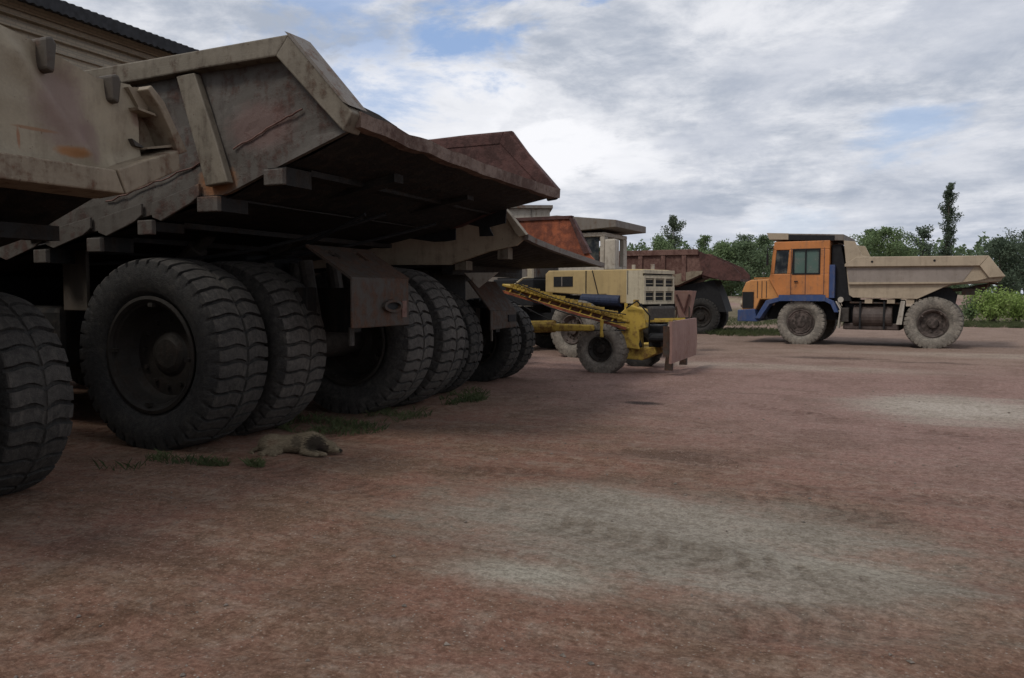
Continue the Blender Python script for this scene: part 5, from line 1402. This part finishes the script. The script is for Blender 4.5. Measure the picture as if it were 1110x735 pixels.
# bushes at right
BUSH = [(1075, 42.5, 2.05, 3.4, 3600, 'pale', 'large fresh green bush behind the rear wheel of the orange truck'),
        (1104, 44.0, 1.75, 3.0, 2600, 'pale', 'smaller light green bush at the right edge beside the large bush'),
        (1052, 45.5, 1.55, 1.9, 1300, 'green', 'low green shrub under the raised tail of the tan body')]
for i, (px, D, h, w, n, lm, lab) in enumerate(BUSH):
    p = px_ground(px, D); e = empty('bush', (p.x, p.y, -.02)); tag(e, lab, 'bush', 'bushes beside the orange truck')
    rnd = random.Random(60 + i); t = MB(); V, F = [], []
    for k in range(22):
        a = rnd.uniform(0, 6.283); d = Vector((math.cos(a) * rnd.uniform(.1, 1), math.sin(a) * rnd.uniform(.1, 1), rnd.uniform(.7, 1.4))); d.normalize()
        L = rnd.uniform(.6, 1.0); q = Vector((d.x * w * .55 * L, d.y * w * .55 * L, min(h, d.z * h * 1.05) * L)); t.tube((0, 0, 0), q, .02, .006, 4)
        for _ in range(n // 22):
            c = q * rnd.uniform(.3, 1.05) + Vector((rnd.gauss(0, .17), rnd.gauss(0, .17), rnd.gauss(0, .13))); c.z = max(.03, c.z)
            u = Vector((rnd.gauss(0, 1), rnd.gauss(0, 1), rnd.gauss(0, 1))).normalized(); v = u.cross(Vector((rnd.gauss(0, 1), rnd.gauss(0, 1), rnd.gauss(0, 1)))).normalized(); s = rnd.uniform(.04, .085)
            j = len(V); V += [c - u * s, c + v * s * .6, c + u * s, c - v * s * .6]; F.append((j, j + 1, j + 2, j + 3))
    me = bpy.data.meshes.new('foliage'); me.from_pydata([tuple(v) for v in V], [], F); me.update()
    link('stems', t.mesh('stems'), M['trunk'], e); link('foliage', me, LM[lm], e)


# ------------------------------------------------------------ grass, stones
def grass(name, spots, label, hgt, mat, seed):
    rnd = random.Random(seed); V, F = [], []
    for (x, y, rx, ry, n) in spots:
        for k in range(n):
            a = rnd.uniform(0, 6.283); q = math.sqrt(rnd.random()); gx, gy = x + math.cos(a) * rx * q, y + math.sin(a) * ry * q
            if noise.noise(Vector((gx * 2.5, gy * 2.5, 1))) < -.12: continue
            z = terrain_h(gx, gy) - .005; h = hgt * rnd.uniform(.35, 1.2); b = rnd.uniform(0, 6.283); w = hgt * .04 + .0015
            dx, dy = math.cos(b), math.sin(b); lx, ly = rnd.gauss(0, .6) * h, rnd.gauss(0, .6) * h; i = len(V)
            V += [(gx - dx * w, gy - dy * w, z), (gx + dx * w, gy + dy * w, z), (gx + dx * w * .6 + lx * .4, gy + dy * w * .6 + ly * .4, z + h * .6), (gx + lx, gy + ly, z + h)]
            F.append((i, i + 1, i + 2)); F.append((i, i + 2, i + 3))
    me = bpy.data.meshes.new(name); me.from_pydata(V, [], F); me.update()
    o = link(name, me, LM[mat]); tag(o, label, 'grass', kind='stuff')


grass('grass', [(-6.1, 5.6, .5, .16, 260), (-5.62, 5.62, .15, .08, 190), (-5.25, 5.75, .11, .06, 130), (-5.9, 7.8, .7, .5, 900), (-5.7, 9.0, .4, .6, 600), (-5.6, 10.6, .35, .55, 900), (-6.5, 7.9, .8, .5, 600), (-5.85, 11.5, .3, .6, 400), (-6.4, 5.2, .3, .2, 60)],
      'thin dark green grass tufts growing along the big tyres', .085, 'grass', 2)
grass('weeds', [(-4.4, 33.6, 1.9, 2.6, 3500), (-8, 46, 9, 6, 7000), (9, 49, 7, 3, 6000), (-6.0, 32.6, 1.5, .6, 900), (6.5, 44.5, 3.5, .8, 2500)],
      'rough green weeds between the far trucks and the bank', .2, 'grass', 8)


def stones():
    rnd = random.Random(4); b = MB()
    for k in range(420):
        D = 2.2 + 14 * rnd.random() ** 1.5; px = rnd.uniform(-20, 1130); p = px_ground(px, D)
        if p.x < -5.6 and p.y > 5: continue
        s = rnd.choice((.005, .006, .008, .012)) * (1 + D * .03) * rnd.uniform(.7, 1.3)
        c = Vector((p.x, p.y, terrain_h(p.x, p.y) + s * .25)); vs = []
        for d in ((1, 0, 0), (0, 1, 0), (-1, 0, 0), (0, -1, 0), (0, 0, .7), (0, 0, -.7)):
            vs.append(b._v(c + Vector(d) * s * rnd.uniform(.6, 1.3) + Vector((rnd.uniform(-1, 1), rnd.uniform(-1, 1), 0)) * s * .3))
        for i in range(4): b.bm.faces.new([vs[i], vs[(i + 1) % 4], vs[4]]); b.bm.faces.new([vs[(i + 1) % 4], vs[i], vs[5]])
    o = b.build('stones', M['stone']); tag(o, 'small loose stones scattered over the gravel yard', 'stones', kind='stuff')


stones()
